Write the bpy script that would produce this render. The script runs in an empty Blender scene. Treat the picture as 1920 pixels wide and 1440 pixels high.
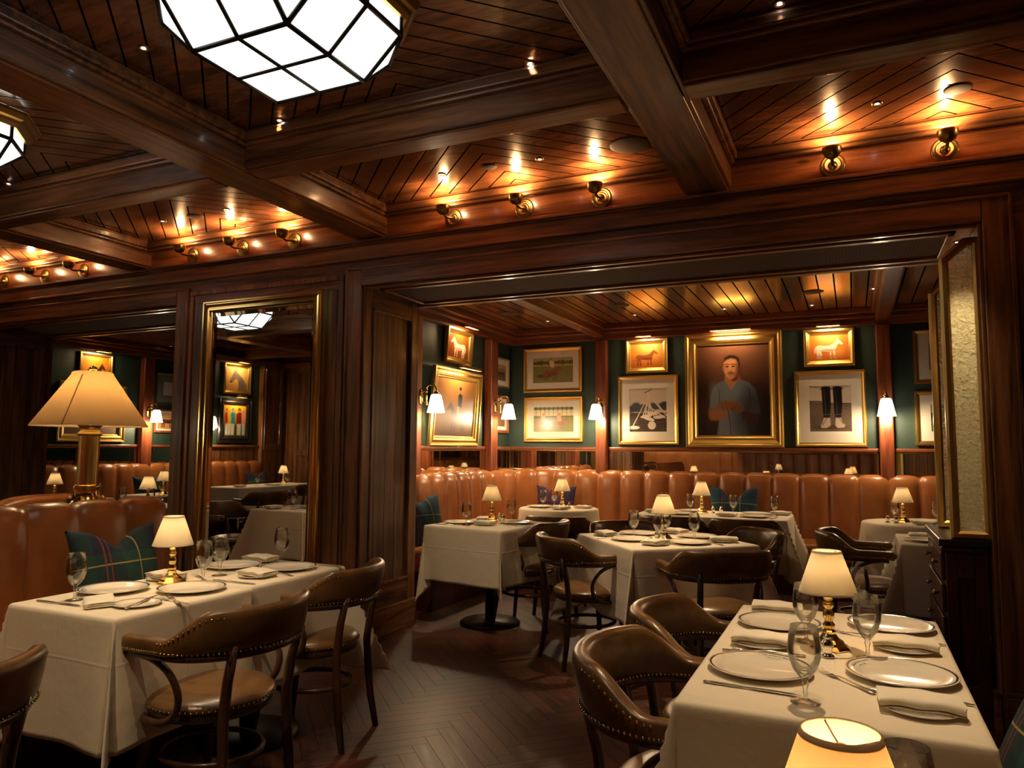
import bpy, bmesh, math, random
import numpy as np
from mathutils import Vector, Matrix
random.seed(7)
PI=math.pi
sc=bpy.context.scene
C=sc.collection
# ---------------------------------------------------------------- camera
R3=[[0.909,0.417,0.006],[0.030,-0.081,0.996],[0.416,-0.905,-0.087]]
def setup_camera():
    import numpy as np
    cx,cy=960.,720.
    v1=np.array([-2080.,822.]);v2=np.array([1600.,845.])
    f=math.sqrt(-((v1[0]-cx)*(v2[0]-cx)+(v1[1]-cy)*(v2[1]-cy)))
    d1=np.array([v1[0]-cx,-(v1[1]-cy),-f]);d1/=np.linalg.norm(d1)
    d2=np.array([v2[0]-cx,-(v2[1]-cy),-f]);d2/=np.linalg.norm(d2)
    X=-d1;Y=d2;Z=np.cross(X,Y);Z/=np.linalg.norm(Z);Y=np.cross(Z,X)
    R=np.column_stack([X,Y,Z])
    m=Matrix([[R[0][0],R[1][0],R[2][0],0],[R[0][1],R[1][1],R[2][1],0],[R[0][2],R[1][2],R[2][2],1.35],[0,0,0,1]])
    cd=bpy.data.cameras.new('camera');co=bpy.data.objects.new('camera',cd);C.objects.link(co)
    co.matrix_world=m
    cd.sensor_width=36;cd.lens=f/1920*36;cd.clip_start=.02
    sc.camera=co
setup_camera()
sc.view_settings.view_transform='Standard'
sc.view_settings.look='None'
sc.view_settings.exposure=1.0
sc.view_settings.gamma=1
sc.view_settings.use_curve_mapping=False
w=bpy.data.worlds.new('world');sc.world=w;w.use_nodes=True
w.node_tree.nodes['Background'].inputs[0].default_value=(0.02,0.012,0.008,1)
w.node_tree.nodes['Background'].inputs[1].default_value=0.1

# ---------------------------------------------------------------- materials
def hx(r,g,b): return (r,g,b,1)
class NT:
    def __init__(s,name):
        s.m=bpy.data.materials.new(name);s.m.use_nodes=True;s.t=s.m.node_tree
        s.p=s.t.nodes['Principled BSDF'];s.out=s.t.nodes['Material Output']
    def n(s,ty,**k):
        nd=s.t.nodes.new(ty)
        for a,b in k.items(): setattr(nd,a,b)
        return nd
    def l(s,a,b): s.t.links.new(a,b)
    def set(s,**k):
        for a,b in k.items():
            s.p.inputs[a.replace('_',' ')].default_value=b
        return s
    def math(s,op,a,b=None,c=None):
        nd=s.n('ShaderNodeMath',operation=op)
        for i,v in enumerate((a,b,c)):
            if v is None: continue
            if isinstance(v,(int,float)): nd.inputs[i].default_value=v
            else: s.l(v,nd.inputs[i])
        return nd.outputs[0]
    def mix(s,fac,a,b,mode='MIX'):
        nd=s.n('ShaderNodeMix',data_type='RGBA',blend_type=mode)
        for i,v in ((0,fac),(6,a),(7,b)):
            if isinstance(v,(int,float)): nd.inputs[i].default_value=v
            elif isinstance(v,tuple): nd.inputs[i].default_value=v
            else: s.l(v,nd.inputs[i])
        return nd.outputs[2]
    def coord(s,kind='Object',scale=(1,1,1),rot=(0,0,0)):
        tc=s.n('ShaderNodeTexCoord');mp=s.n('ShaderNodeMapping')
        mp.inputs['Scale'].default_value=scale;mp.inputs['Rotation'].default_value=rot
        s.l(tc.outputs[kind],mp.inputs[0]);return mp.outputs[0]
    def noise(s,vec,scale,detail=3,rough=.5,dist=0):
        nd=s.n('ShaderNodeTexNoise');nd.inputs['Scale'].default_value=scale;nd.inputs['Detail'].default_value=detail
        nd.inputs['Roughness'].default_value=rough;nd.inputs['Distortion'].default_value=dist
        if vec is not None: s.l(vec,nd.inputs['Vector'])
        return nd.outputs[0]
    def ramp(s,fac,stops):
        nd=s.n('ShaderNodeValToRGB');cr=nd.color_ramp
        while len(cr.elements)<len(stops): cr.elements.new(.5)
        for e,(p,c) in zip(cr.elements,stops): e.position=p;e.color=c
        s.l(fac,nd.inputs[0]);return nd.outputs[0]
    def bump(s,h,strength=.2,dist=.01):
        nd=s.n('ShaderNodeBump');nd.inputs['Strength'].default_value=strength;nd.inputs['Distance'].default_value=dist
        s.l(h,nd.inputs['Height']);s.l(nd.outputs[0],s.p.inputs['Normal']);return nd

def wood(name,axis,dark,mid,rough=.36,coat=.32,knots=True,planks=None,across=14,along=.9):
    s=NT(name)
    sclv={'x':(along,across,across),'y':(across,along,across),'z':(across,across,along)}[axis]
    v=s.coord('Object',sclv)
    n1=s.noise(v,1.0,5,.6,.6)
    v2=s.coord('Object',tuple(k*4 for k in sclv))
    n2=s.noise(v2,1.0,3,.6)
    a=s.math('ADD',s.math('MULTIPLY',n1,.7),s.math('MULTIPLY',n2,.3))
    col=s.ramp(a,[(.38,dark),(.5,tuple((d+m)/2 for d,m in zip(dark[:3],mid[:3]))+(1,)),(.63,mid)])
    if knots:
        vo=s.n('ShaderNodeTexVoronoi');vo.inputs['Scale'].default_value=2.3
        kv={'x':(.45,1,1),'y':(1,.45,1),'z':(1,1,.45)}[axis]
        s.l(s.coord('Object',kv),vo.inputs['Vector'])
        k=s.ramp(vo.outputs['Distance'],[(.018,(1,1,1,1)),(.045,(0,0,0,1))])
        col=s.mix(s.math('MULTIPLY',k,.75),col,tuple(d*.25 for d in dark[:3])+(1,))
    h=a
    if planks:
        col,h,gr=planks(s,col,a)
    s.l(col,s.p.inputs['Base Color'])
    s.set(Roughness=rough,Coat_Weight=coat,Coat_Roughness=.12)
    bp=s.bump(h,.35,.004);s.l(bp.outputs[0],s.p.inputs['Coat Normal'])
    if planks:
        inv=s.math('SUBTRACT',1.0,gr);s.l(s.math('MULTIPLY',inv,coat),s.p.inputs['Coat Weight']);s.l(s.math('MULTIPLY',inv,.5),s.p.inputs['Specular IOR Level'])
    return s.m
def chevron(xs):
    def f(s,col,a):
        g=s.n('ShaderNodeNewGeometry');sp=s.n('ShaderNodeSeparateXYZ');s.l(g.outputs['Position'],sp.inputs[0])
        # folded x about every bay centre (bay pitch 2.355, centre -1.895)
        u=s.math('ADD',sp.outputs[0],1.895+2.355*10.5)
        u=s.math('MODULO',u,2.355);u=s.math('ABSOLUTE',s.math('SUBTRACT',u,2.355/2))
        t=s.math('DIVIDE',s.math('ADD',s.math('SUBTRACT',sp.outputs[1],u),20.),.15)
        fr=s.math('FRACT',t);cell=s.math('FLOOR',t)
        wn=s.n('ShaderNodeTexWhiteNoise',noise_dimensions='1D');s.l(cell,wn.inputs['W'])
        gr=s.math('LESS_THAN',fr,.085)
        c=s.mix(s.math('MULTIPLY',wn.outputs[0],.35),col,(.02,.006,.003,1))
        c=s.mix(gr,c,(.004,.0015,.001,1))
        return c,s.math('SUBTRACT',s.math('MULTIPLY',a,.1),gr),gr
    return f
def straight(axis,pitch,gw=.05,groove=(.004,.0015,.001,1)):
    def f(s,col,a):
        g=s.n('ShaderNodeNewGeometry');sp=s.n('ShaderNodeSeparateXYZ');s.l(g.outputs['Position'],sp.inputs[0])
        if axis=='xy': src=s.math('ADD',sp.outputs[0],sp.outputs[1])
        else: src=sp.outputs['xyz'.index(axis)]
        t=s.math('DIVIDE',s.math('ADD',src,20.),pitch)
        fr=s.math('FRACT',t);cell=s.math('FLOOR',t)
        wn=s.n('ShaderNodeTexWhiteNoise',noise_dimensions='1D');s.l(cell,wn.inputs['W'])
        gr=s.math('LESS_THAN',fr,gw)
        c=s.mix(s.math('MULTIPLY',wn.outputs[0],.3),col,(.03,.01,.004,1))
        c=s.mix(gr,c,groove)
        return c,s.math('SUBTRACT',s.math('MULTIPLY',a,.1),gr),gr
    return f
WD=(.062,.023,.009,1);WM=(.36,.150,.054,1)
M={}
M['wx']=wood('varnished_pine_x','x',WD,WM)
M['wy']=wood('varnished_pine_y','y',WD,WM)
M['wz']=wood('varnished_pine_z','z',WD,WM)
M['wzp']=wood('varnished_pine_boards','z',WD,WM,planks=straight('xy',.135,.035))
M['ceil']=wood('ceiling_boards_chevron','x',(.085,.030,.012,1),(.30,.11,.04,1),rough=.25,coat=.8,planks=chevron(None),across=9,along=2)
M['ceila']=wood('ceiling_boards_straight','y',(.14,.05,.018,1),(.46,.18,.06,1),rough=.25,coat=.8,planks=straight('x',.13,.09))
M['redwood']=wood('red_pine_z','z',(.13,.03,.011,1),(.33,.085,.03,1))
M['redwoodx']=wood('red_pine_x','x',(.11,.028,.010,1),(.28,.075,.028,1))
M['redwoody']=wood('red_pine_y','y',(.11,.028,.010,1),(.28,.075,.028,1))
M['fascia']=wood('fascia_pine','x',(.14,.04,.014,1),(.36,.12,.04,1),rough=.25,coat=.7)
M['chairwood']=wood('chair_dark_wood','z',(.032,.013,.006,1),(.10,.040,.018,1),rough=.35,coat=.4,knots=False,across=30)
M['cabwood']=wood('cabinet_mahogany','z',(.035,.008,.004,1),(.09,.02,.010,1),rough=.35,knots=False)

def floor_mat():
    s=NT('herringbone_oak')
    at=s.n('ShaderNodeAttribute',attribute_name='tone')
    uv=s.n('ShaderNodeUVMap',uv_map='UVMap')
    mp=s.n('ShaderNodeMapping');mp.inputs['Scale'].default_value=(2.5,26,1);s.l(uv.outputs[0],mp.inputs[0])
    n=s.noise(mp.outputs[0],1.0,5,.65,.8)
    c=s.ramp(n,[(.3,(.022,.008,.004,1)),(.52,(.070,.024,.011,1)),(.72,(.13,.048,.023,1))])
    c=s.mix(.75,c,at.outputs[0],'MULTIPLY')
    c=s.mix(1.0,c,(1.35,1.12,1.05,1),'MULTIPLY')
    s.l(c,s.p.inputs['Base Color'])
    r=s.math('ADD',s.math('MULTIPLY',n,.3),.28);s.l(r,s.p.inputs['Roughness'])
    s.set(Coat_Weight=.12,Coat_Roughness=.3)
    s.bump(n,.5,.003);return s.m
M['floor']=floor_mat()
M['gap']=NT('dark_gap').set(Base_Color=(.006,.003,.002,1),Roughness=.9).m
def leather(name,c1,c2,rough=.33,sc_=9):
    s=NT(name);v=s.coord('Object')
    n=s.noise(v,sc_,4,.6);c=s.ramp(n,[(.3,c1),(.7,c2)]);s.l(c,s.p.inputs['Base Color'])
    vo=s.n('ShaderNodeTexVoronoi');vo.inputs['Scale'].default_value=350;s.l(v,vo.inputs['Vector'])
    s.set(Roughness=rough,Coat_Weight=.25,Coat_Roughness=.25)
    h=s.math('ADD',s.math('MULTIPLY',vo.outputs['Distance'],.15),n)
    s.bump(h,.12,.01);return s.m
M['tan']=leather('tan_leather',(.28,.088,.021,1),(.39,.137,.035,1),.3,5)
M['chairleather']=leather('chair_brown_leather',(.085,.040,.012,1),(.20,.098,.032,1),.3,7)
def brass(name,c,rough,bump=0):
    s=NT(name).set(Base_Color=c,Metallic=1.0,Roughness=rough)
    if bump:
        v=s.coord('Object',(30,30,1));n=s.noise(v,6,2);s.bump(n,bump,.002)
    return s.m
M['brass']=brass('polished_brass',(.83,.60,.22,1),.16)
M['oldbrass']=brass('brushed_brass',(.60,.42,.15,1),.34,.1)
M['darkbrass']=brass('antique_brass',(.42,.29,.10,1),.3)
M['gold']=brass('gilt_frame',(.80,.53,.16,1),.36,.3)
M['silver']=brass('silver_plate',(.85,.80,.72,1),.12)
M['steel']=brass('cutlery_steel',(.72,.68,.62,1),.2)
M['bronze']=NT('dark_bronze_bar').set(Base_Color=(.02,.017,.012,1),Roughness=.45,Metallic=.6).m
M['black']=NT('black_metal').set(Base_Color=(.012,.011,.011,1),Roughness=.35,Metallic=.3).m
M['blackframe']=NT('black_frame_lacquer').set(Base_Color=(.012,.010,.009,1),Roughness=.25,Coat_Weight=.5).m
def cloth(name,c):
    s=NT(name);s.set(Base_Color=c,Roughness=.92,Sheen_Weight=.15)
    v=s.coord('Object');n=s.noise(v,7,3,.55);n2=s.noise(v,420,1)
    sp=s.n('ShaderNodeSeparateXYZ');s.l(v,sp.inputs[0])
    def cr(o,c): return s.math('MAXIMUM',0.0,s.math('SUBTRACT',1.0,s.math('DIVIDE',s.math('ABSOLUTE',s.math('SUBTRACT',o,c)),.007)))
    h=s.math('ADD',n,s.math('MULTIPLY',n2,.06))
    if name=='white_linen':
        for o,c in ((sp.outputs[0],.012),(sp.outputs[1],-.01),(sp.outputs[2],.60)): h=s.math('ADD',h,s.math('MULTIPLY',cr(o,c),.16))
    s.bump(h,.28,.02);return s.m
M['cloth']=cloth('white_linen',(.80,.70,.53,1))
M['napkin']=cloth('napkin_linen',(.84,.76,.60,1))
def green():
    s=NT('dark_green_paint');v=s.coord('Object');n=s.noise(v,30,3)
    s.l(s.ramp(n,[(.3,(.017,.036,.025,1)),(.7,(.024,.049,.035,1))]),s.p.inputs['Base Color'])
    s.set(Roughness=.55);s.bump(n,.1,.002);return s.m
M['green']=green()
def porcelain(R):
    s=NT('porcelain_blue_rim');tc=s.n('ShaderNodeTexCoord');sp=s.n('ShaderNodeSeparateXYZ');s.l(tc.outputs['Object'],sp.inputs[0])
    r=s.math('SQRT',s.math('ADD',s.math('POWER',sp.outputs[0],2),s.math('POWER',sp.outputs[1],2)))
    a=s.math('GREATER_THAN',r,R*.925);b=s.math('LESS_THAN',r,R*.968)
    up=s.math('GREATER_THAN',sp.outputs[2],R*.095)
    k=s.math('MULTIPLY',s.math('MULTIPLY',a,b),up)
    s.l(s.mix(k,(.86,.78,.63,1),(.006,.014,.030,1)),s.p.inputs['Base Color'])
    s.set(Roughness=.16,Coat_Weight=.3,Coat_Roughness=.03);return s.m
M['plate']=porcelain(.135);M['splate']=porcelain(.085)
M['ink']=NT('navy_ink').set(Base_Color=(.008,.016,.035,1),Roughness=.4).m
def thin_glass():
    s=NT('clear_glass');lw=s.n('ShaderNodeLayerWeight');lw.inputs[0].default_value=.5
    tc=s.ramp(lw.outputs['Facing'],[(.0,(.985,.985,.975,1)),(.62,(.95,.95,.93,1)),(.93,(.74,.72,.67,1))])
    t=s.n('ShaderNodeBsdfTransparent');s.l(tc,t.inputs[0])
    g=s.n('ShaderNodeBsdfGlossy');g.inputs[0].default_value=(1,1,1,1);g.inputs[1].default_value=.02
    fr=s.n('ShaderNodeFresnel');fr.inputs[0].default_value=1.5
    k=s.math('MINIMUM',s.math('MULTIPLY',fr.outputs[0],1.3),.85)
    mx=s.n('ShaderNodeMixShader');s.l(k,mx.inputs[0]);s.l(t.outputs[0],mx.inputs[1]);s.l(g.outputs[0],mx.inputs[2]);s.l(mx.outputs[0],s.out.inputs[0]);return s.m
M['glass']=thin_glass()
def frosted():
    s=NT('hammered_glass').set(Base_Color=(.93,.95,.84,1),Roughness=.12,IOR=1.45,Transmission_Weight=1.0)
    v=s.coord('Object');n=s.noise(v,34,2,.5,1.0);n2=s.noise(v,100,2,.5,.6)
    b=s.bump(s.math('ADD',n,s.math('MULTIPLY',n2,.35)),.9,.02)
    t=s.n('ShaderNodeBsdfTranslucent');t.inputs[0].default_value=(.92,.90,.62,1)
    d=s.n('ShaderNodeBsdfDiffuse');d.inputs[0].default_value=(.80,.78,.52,1)
    s.l(b.outputs[0],t.inputs[1]);s.l(b.outputs[0],d.inputs[2])
    m1=s.n('ShaderNodeMixShader');m1.inputs[0].default_value=.6;s.l(d.outputs[0],m1.inputs[1]);s.l(t.outputs[0],m1.inputs[2])
    m2=s.n('ShaderNodeMixShader');m2.inputs[0].default_value=.3;s.l(s.p.outputs[0],m2.inputs[1]);s.l(m1.outputs[0],m2.inputs[2]);s.l(m2.outputs[0],s.out.inputs[0]);return s.m
M['frost']=frosted()
M['mirror']=NT('mirror_silver').set(Base_Color=(.86,.85,.80,1),Metallic=1.0,Roughness=.015).m
def shade_mat(name,c,em,trans=.55):
    s=NT(name);t=s.n('ShaderNodeBsdfTranslucent');t.inputs[0].default_value=c
    d=s.n('ShaderNodeBsdfDiffuse');d.inputs[0].default_value=c
    mx=s.n('ShaderNodeMixShader');mx.inputs[0].default_value=trans
    s.l(d.outputs[0],mx.inputs[1]);s.l(t.outputs[0],mx.inputs[2]);s.l(mx.outputs[0],s.out.inputs[0]);return s.m
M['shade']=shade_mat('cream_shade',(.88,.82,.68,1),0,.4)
M['shadeamber']=shade_mat('amber_lit_shade',(.88,.71,.48,1),0,.5)  # lamplight tint put into the shade colour, for the nearest lamp
M['shadepaper']=shade_mat('parchment_shade',(.80,.62,.36,1),0,.5)
def emis(name,c,st):
    s=NT(name);e=s.n('ShaderNodeEmission');e.inputs[0].default_value=c;e.inputs[1].default_value=st
    s.l(e.outputs[0],s.out.inputs[0]);return s.m
M['lantern']=emis('lantern_opal_glass',(1,.96,.88,1),1.15)
M['sconceglass']=emis('sconce_opal_glass',(1,.84,.60,1),3.2)
M['bulb']=emis('warm_bulb',(1,.72,.42,1),9)
M['led']=emis('led_spot',(.9,.95,1,1),12)
M['speaker']=NT('speaker_grille').set(Base_Color=(.06,.03,.018,1),Roughness=.7).m
M['matboard']=NT('mat_board').set(Base_Color=(.72,.64,.54,1),Roughness=.8).m
M['greymat']=NT('grey_mat_board').set(Base_Color=(.16,.15,.11,1),Roughness=.8).m
def paint(name='oil_painting',rough=.35):
    s=NT(name);at=s.n('ShaderNodeAttribute',attribute_name='paint')
    s.l(at.outputs[0],s.p.inputs['Base Color']);s.set(Roughness=rough,Coat_Weight=.2,Coat_Roughness=.2)
    v=s.coord('Object');n=s.noise(v,90,2);s.bump(n,.15,.001);return s.m
M['paint']=paint()
def plaid(name,c1,c2,y,r,sc_=1):
    s=NT(name);tc=s.n('ShaderNodeTexCoord');sp=s.n('ShaderNodeSeparateXYZ');s.l(tc.outputs['Object'],sp.inputs[0])
    def band(co,per,off,wd):
        t=s.math('FRACT',s.math('DIVIDE',s.math('ADD',co,off+10),per))
        return s.math('LESS_THAN',t,wd/per)
    x,z=sp.outputs[0],sp.outputs[2]
    k=s.math('MULTIPLY',s.math('ADD',band(x,.30,.05,.14),band(z,.30,.11,.14)),.5)
    c=s.mix(k,c1,c2)
    def line(per,off,wd,colr,c):
        return s.mix(s.math('MULTIPLY',s.math('MAXIMUM',band(x,per,off,wd),band(z,per,off+.03,wd)),.8),c,colr)
    c=line(.34,.135,.006,y,c)
    c=s.mix(s.math('MULTIPLY',band(x,.34,-.03,.007),.8),c,r);c=s.mix(s.math('MULTIPLY',band(x,.34,-.055,.005),.8),c,r)
    s.l(c,s.p.inputs['Base Color']);s.set(Roughness=.95)
    v=s.coord('Object');s.bump(s.noise(v,200,2),.2,.004);return s.m
M['plaid']=plaid('green_navy_plaid',(.014,.050,.040,1),(.010,.016,.035,1),(.42,.33,.08,1),(.28,.03,.03,1))
M['plaidb']=plaid('teal_blue_plaid',(.018,.07,.10,1),(.012,.035,.07,1),(.38,.33,.10,1),(.22,.05,.06,1))
M['plaidp']=plaid('purple_plaid',(.035,.018,.06,1),(.02,.015,.05,1),(.25,.05,.06,1),(.30,.03,.05,1))
def grille():
    s=NT('pierced_grille');v=s.coord('Object',(1,1,1),(0,0,PI/4))
    sp=s.n('ShaderNodeSeparateXYZ');s.l(v,sp.inputs[0])
    def cell(o): 
        t=s.math('SUBTRACT',s.math('FRACT',s.math('DIVIDE',s.math('ADD',o,10),.026)),.5)
        return s.math('POWER',t,2)
    d=s.math('SQRT',s.math('ADD',cell(sp.outputs[0]),cell(sp.outputs[1])))
    k=s.math('GREATER_THAN',d,.36)
    s.l(s.mix(k,(.002,.001,.001,1),(.10,.05,.025,1)),s.p.inputs['Base Color']);s.set(Roughness=.75,Specular_IOR_Level=.2);return s.m
M['grille']=grille()
M['blackmarble']=NT('black_stone_top').set(Base_Color=(.02,.016,.012,1),Roughness=.25).m

# ---------------------------------------------------------------- mesh builder
class MB:
    def __init__(s): s.v=[];s.f=[];s.mi=[];s.sm=[]
    def add(s,vs,fs,mi=0,smooth=False):
        o=len(s.v);s.v+= [tuple(v) for v in vs]
        for f in fs: s.f.append([i+o for i in f]);s.mi.append(mi);s.sm.append(smooth)
        return s
    def box(s,x0,x1,y0,y1,z0,z1,mi=0):
        vs=[(x,y,z) for z in (z0,z1) for y in (y0,y1) for x in (x0,x1)]
        return s.add(vs,[(0,2,3,1),(4,5,7,6),(0,1,5,4),(2,6,7,3),(0,4,6,2),(1,3,7,5)],mi)
    def lathe(s,prof,n=24,c=(0,0,0),mi=0,smooth=True,rx=1,ry=1,a0=0):
        vs=[];m=len(prof)
        for i in range(n):
            a=a0+2*PI*i/n
            for r,z in prof: vs.append((c[0]+r*rx*math.cos(a),c[1]+r*ry*math.sin(a),c[2]+z))
        fs=[]
        for i in range(n):
            j=(i+1)%n
            for k in range(m-1):
                if prof[k][0]<1e-6 and prof[k+1][0]<1e-6: continue
                if prof[k][0]<1e-6: fs.append((i*m+k,j*m+k+1,i*m+k+1))
                elif prof[k+1][0]<1e-6: fs.append((i*m+k,j*m+k,i*m+k+1))
                else: fs.append((i*m+k,j*m+k,j*m+k+1,i*m+k+1))
        return s.add(vs,fs,mi,smooth)
    def tube(s,pts,rad,n=8,mi=0,cap=True,flat=1.0):
        pts=[Vector(p) for p in pts];N=len(pts)
        if not isinstance(rad,(list,tuple)): rad=[rad]*N
        t0=(pts[1]-pts[0]).normalized()
        up=Vector((0,0,1)) if abs(t0.z)<.9 else Vector((1,0,0))
        nrm=(up-t0*up.dot(t0)).normalized();vs=[]
        for i in range(N):
            t=(pts[min(i+1,N-1)]-pts[max(i-1,0)]).normalized()
            nrm=(nrm-t*nrm.dot(t)).normalized();b=t.cross(nrm)
            for k in range(n):
                a=2*PI*k/n;vs.append(pts[i]+rad[i]*(math.cos(a)*nrm*flat+math.sin(a)*b))
        fs=[(i*n+k,i*n+(k+1)%n,(i+1)*n+(k+1)%n,(i+1)*n+k) for i in range(N-1) for k in range(n)]
        if cap: fs+=[tuple(range(n))[::-1],tuple((N-1)*n+k for k in range(n))]
        return s.add(vs,fs,mi,True)
    def sphere(s,c,r,n=8,mi=0,sz=1):
        prof=[(r*math.sin(PI*k/n),-r*math.cos(PI*k/n)*sz) for k in range(n+1)]
        prof[0]=(0,prof[0][1]);prof[-1]=(0,prof[-1][1])
        return s.lathe(prof,max(6,n),c,mi)
    def grid(s,P,mi=0,smooth=True,cu=False,cv=False):
        nu=len(P);nv=len(P[0]);vs=[p for r in P for p in r];fs=[]
        for i in range(nu if cu else nu-1):
            for j in range(nv if cv else nv-1):
                fs.append((i*nv+j,((i+1)%nu)*nv+j,((i+1)%nu)*nv+(j+1)%nv,i*nv+(j+1)%nv))
        return s.add(vs,fs,mi,smooth)
    def mesh(s,name,mats):
        me=bpy.data.meshes.new(name);me.from_pydata(s.v,[],s.f)
        for m in (mats if isinstance(mats,(list,tuple)) else [mats]): me.materials.append(m if not isinstance(m,str) else M[m])
        me.polygons.foreach_set('material_index',s.mi);me.polygons.foreach_set('use_smooth',s.sm)
        bm=bmesh.new();bm.from_mesh(me);bmesh.ops.recalc_face_normals(bm,faces=bm.faces);bm.to_mesh(me);bm.free()
        me.update();return me
def link(name,me,parent=None,loc=None,rz=0):
    o=bpy.data.objects.new(name,me);C.objects.link(o)
    if parent: o.parent=parent
    if loc: o.location=loc
    if rz: o.rotation_euler=(0,0,rz)
    return o
def bevel(o,w=.006,seg=2,ang=40):
    b=o.modifiers.new('bevel','BEVEL');b.width=w;b.segments=seg;b.limit_method='ANGLE';b.angle_limit=math.radians(ang)
    return o
def tag(o,label,cat,group=None):
    o['label']=label;o['category']=cat
    if group: o['group']=group
    return o
def empty(name,loc,rz=0,label=None,cat=None,group=None):
    o=bpy.data.objects.new(name,None);C.objects.link(o);o.location=loc;o.rotation_euler=(0,0,rz);o.empty_display_size=.05
    if label: tag(o,label,cat,group)
    return o
def struct(name,mb,mats,bev=0):
    o=link(name,mb.mesh(name,mats));o['kind']='structure'
    if bev: bevel(o,bev)
    return o
def dup(root,loc,rz,label,group=None,scale=None):
    r=root.copy();C.objects.link(r);r.location=loc
    r.rotation_euler=(root.rotation_euler[0],root.rotation_euler[1],rz);r['label']=label
    if group: r['group']=group
    if scale: r.scale=scale
    for ch in list(root.children):
        c=ch.copy();C.objects.link(c);c.parent=r
        for g in list(ch.children):
            d=g.copy();C.objects.link(d);d.parent=c
    return r
class Proto:
    """first use moves the thing itself, later uses copy it"""
    def __init__(s,make): s.make=make;s.root=None
    def __call__(s,loc,rz,label,group=None,scale=None):
        if s.root is None:
            s.root=s.make();r=s.root;r.location=loc;r.rotation_euler[2]=rz;r['label']=label
            if group: r['group']=group
            if scale: r.scale=scale
            return r
        r=dup(s.root,loc,rz,label,group,scale)
        if not scale: r.scale=(1,1,1)
        return r
LW=(1,.66,.36)
def light(kind,name,loc,power,color=LW,size=.03,spot=None,rot=None,blend=.6,parent=None,sy=None):
    ld=bpy.data.lights.new(name,kind);ld.energy=power;ld.color=color
    if kind=='AREA':
        ld.shape='RECTANGLE';ld.size=size;ld.size_y=sy or size
    else: ld.shadow_soft_size=size
    if kind=='SPOT': ld.spot_size=spot;ld.spot_blend=blend
    o=bpy.data.objects.new(name,ld);C.objects.link(o);o.location=loc
    if rot: o.rotation_euler=rot
    if parent: o.parent=parent
    return o
def aim(o,target):
    d=Vector(target)-o.location;o.rotation_euler=d.to_track_quat('-Z','Y').to_euler();return o
# ---------------------------------------------------------------- floor
XL,XR,YR,YF=-9.3,2.4,-1.8,8.2
def build_floor():
    L,Wd=.56,.08;g=.0012
    me=bpy.data.meshes.new('floor');vs=[];fs=[];tones=[];uvs=[]
    rnd=random.Random(3);s2=math.sqrt(.5)
    def put(a0,b0,a1,b1,horiz):
        # plank in herringbone frame (a,b), rotated 45 deg into the room
        ca,cb=(a0+a1)/2,(b0+b1)/2;X=(ca-cb)*s2-3.;Y=(ca+cb)*s2+3.
        if not(XL-.5<X<XR+.5 and YR-.5<Y<YF+.2): return
        o=len(vs)
        for a,b in ((a0+g,b0+g),(a1-g,b0+g),(a1-g,b1-g),(a0+g,b1-g)):
            x=(a-b)*s2-3.;y=(a+b)*s2+3.
            vs.append((x,y,0))
        fs.append((o,o+1,o+2,o+3))
        t=rnd.uniform(.45,1.0);h=rnd.uniform(-.06,.06);tones.append((t+h*.5,t,t-h*.5,1))
        ou,ov=rnd.uniform(0,50),rnd.uniform(0,50)
        u=[(0,0),(a1-a0,0),(a1-a0,b1-b0),(0,b1-b0)] if horiz else [(0,0),(0,a1-a0),(b1-b0,a1-a0),(b1-b0,0)]
        uvs.extend([(p+ou,q+ov) for p,q in u])
    n=7
    for k in range(-110,111):
        for j in range(-16,17):
            # herringbone: horizontal plank and the vertical plank at its end
            a=k*Wd+j*L*1.0;b=k*Wd-j*L*1.0
            put(a,b,a+L,b+Wd,True)
            put(a+L,b,a+L+Wd,b+L,False) if False else put(a,b+Wd,a+Wd,b+Wd+L,False)
    me.from_pydata(vs,[],fs)
    ca=me.color_attributes.new('tone','FLOAT_COLOR','CORNER')
    for p,t in zip(me.polygons,tones):
        for li in p.loop_indices: ca.data[li].color=t
    uv=me.uv_layers.new(name='UVMap')
    for i,q in enumerate(uvs): uv.data[i].uv=q
    me.materials.append(M['floor'])
    o=link('floor',me);o['kind']='structure'
    mb=MB().box(XL-.1,XR+.1,YR-.1,YF+.1,-.12,-.002)
    o=struct('floor',mb,'gap')
build_floor()

# ---------------------------------------------------------------- shell
WY,WB=4.3,5.03
struct('ceiling',MB().box(XL,XR,YR,WY,3.05,3.15),'ceil')
struct('ceiling',MB().box(XL+.2,2.1,WB,8.25,2.76,2.86),'ceila')
struct('wall_left',MB().box(XL-.12,XL,YR,WY+.1,1.37,3.1),'green')
struct('wall_left',MB().box(XL-.12,XL+.02,YR,WY+.1,0,1.37),'wzp')
struct('wall_right',MB().box(XR,XR+.12,YR,WY+.1,0,3.1),'wzp')
struct('wall_rear',MB().box(XL-.1,XR+.1,YR-.12,YR,0,3.1),'wzp')
# partition: piers and header
struct('wall_front',MB().box(-4.98,-3.15,WY,WB,0,2.5),'wzp',.004)
struct('wall_front',MB().box(.62,XR,WY,WB,0,2.5),'wzp',.004)
struct('wall_front',MB().box(XL,-7.65,WY,WB,0,2.5),'wzp',.004)
struct('wall_front',MB().box(XL,XR,WY,WB,2.5,3.15),'wx')
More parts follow.
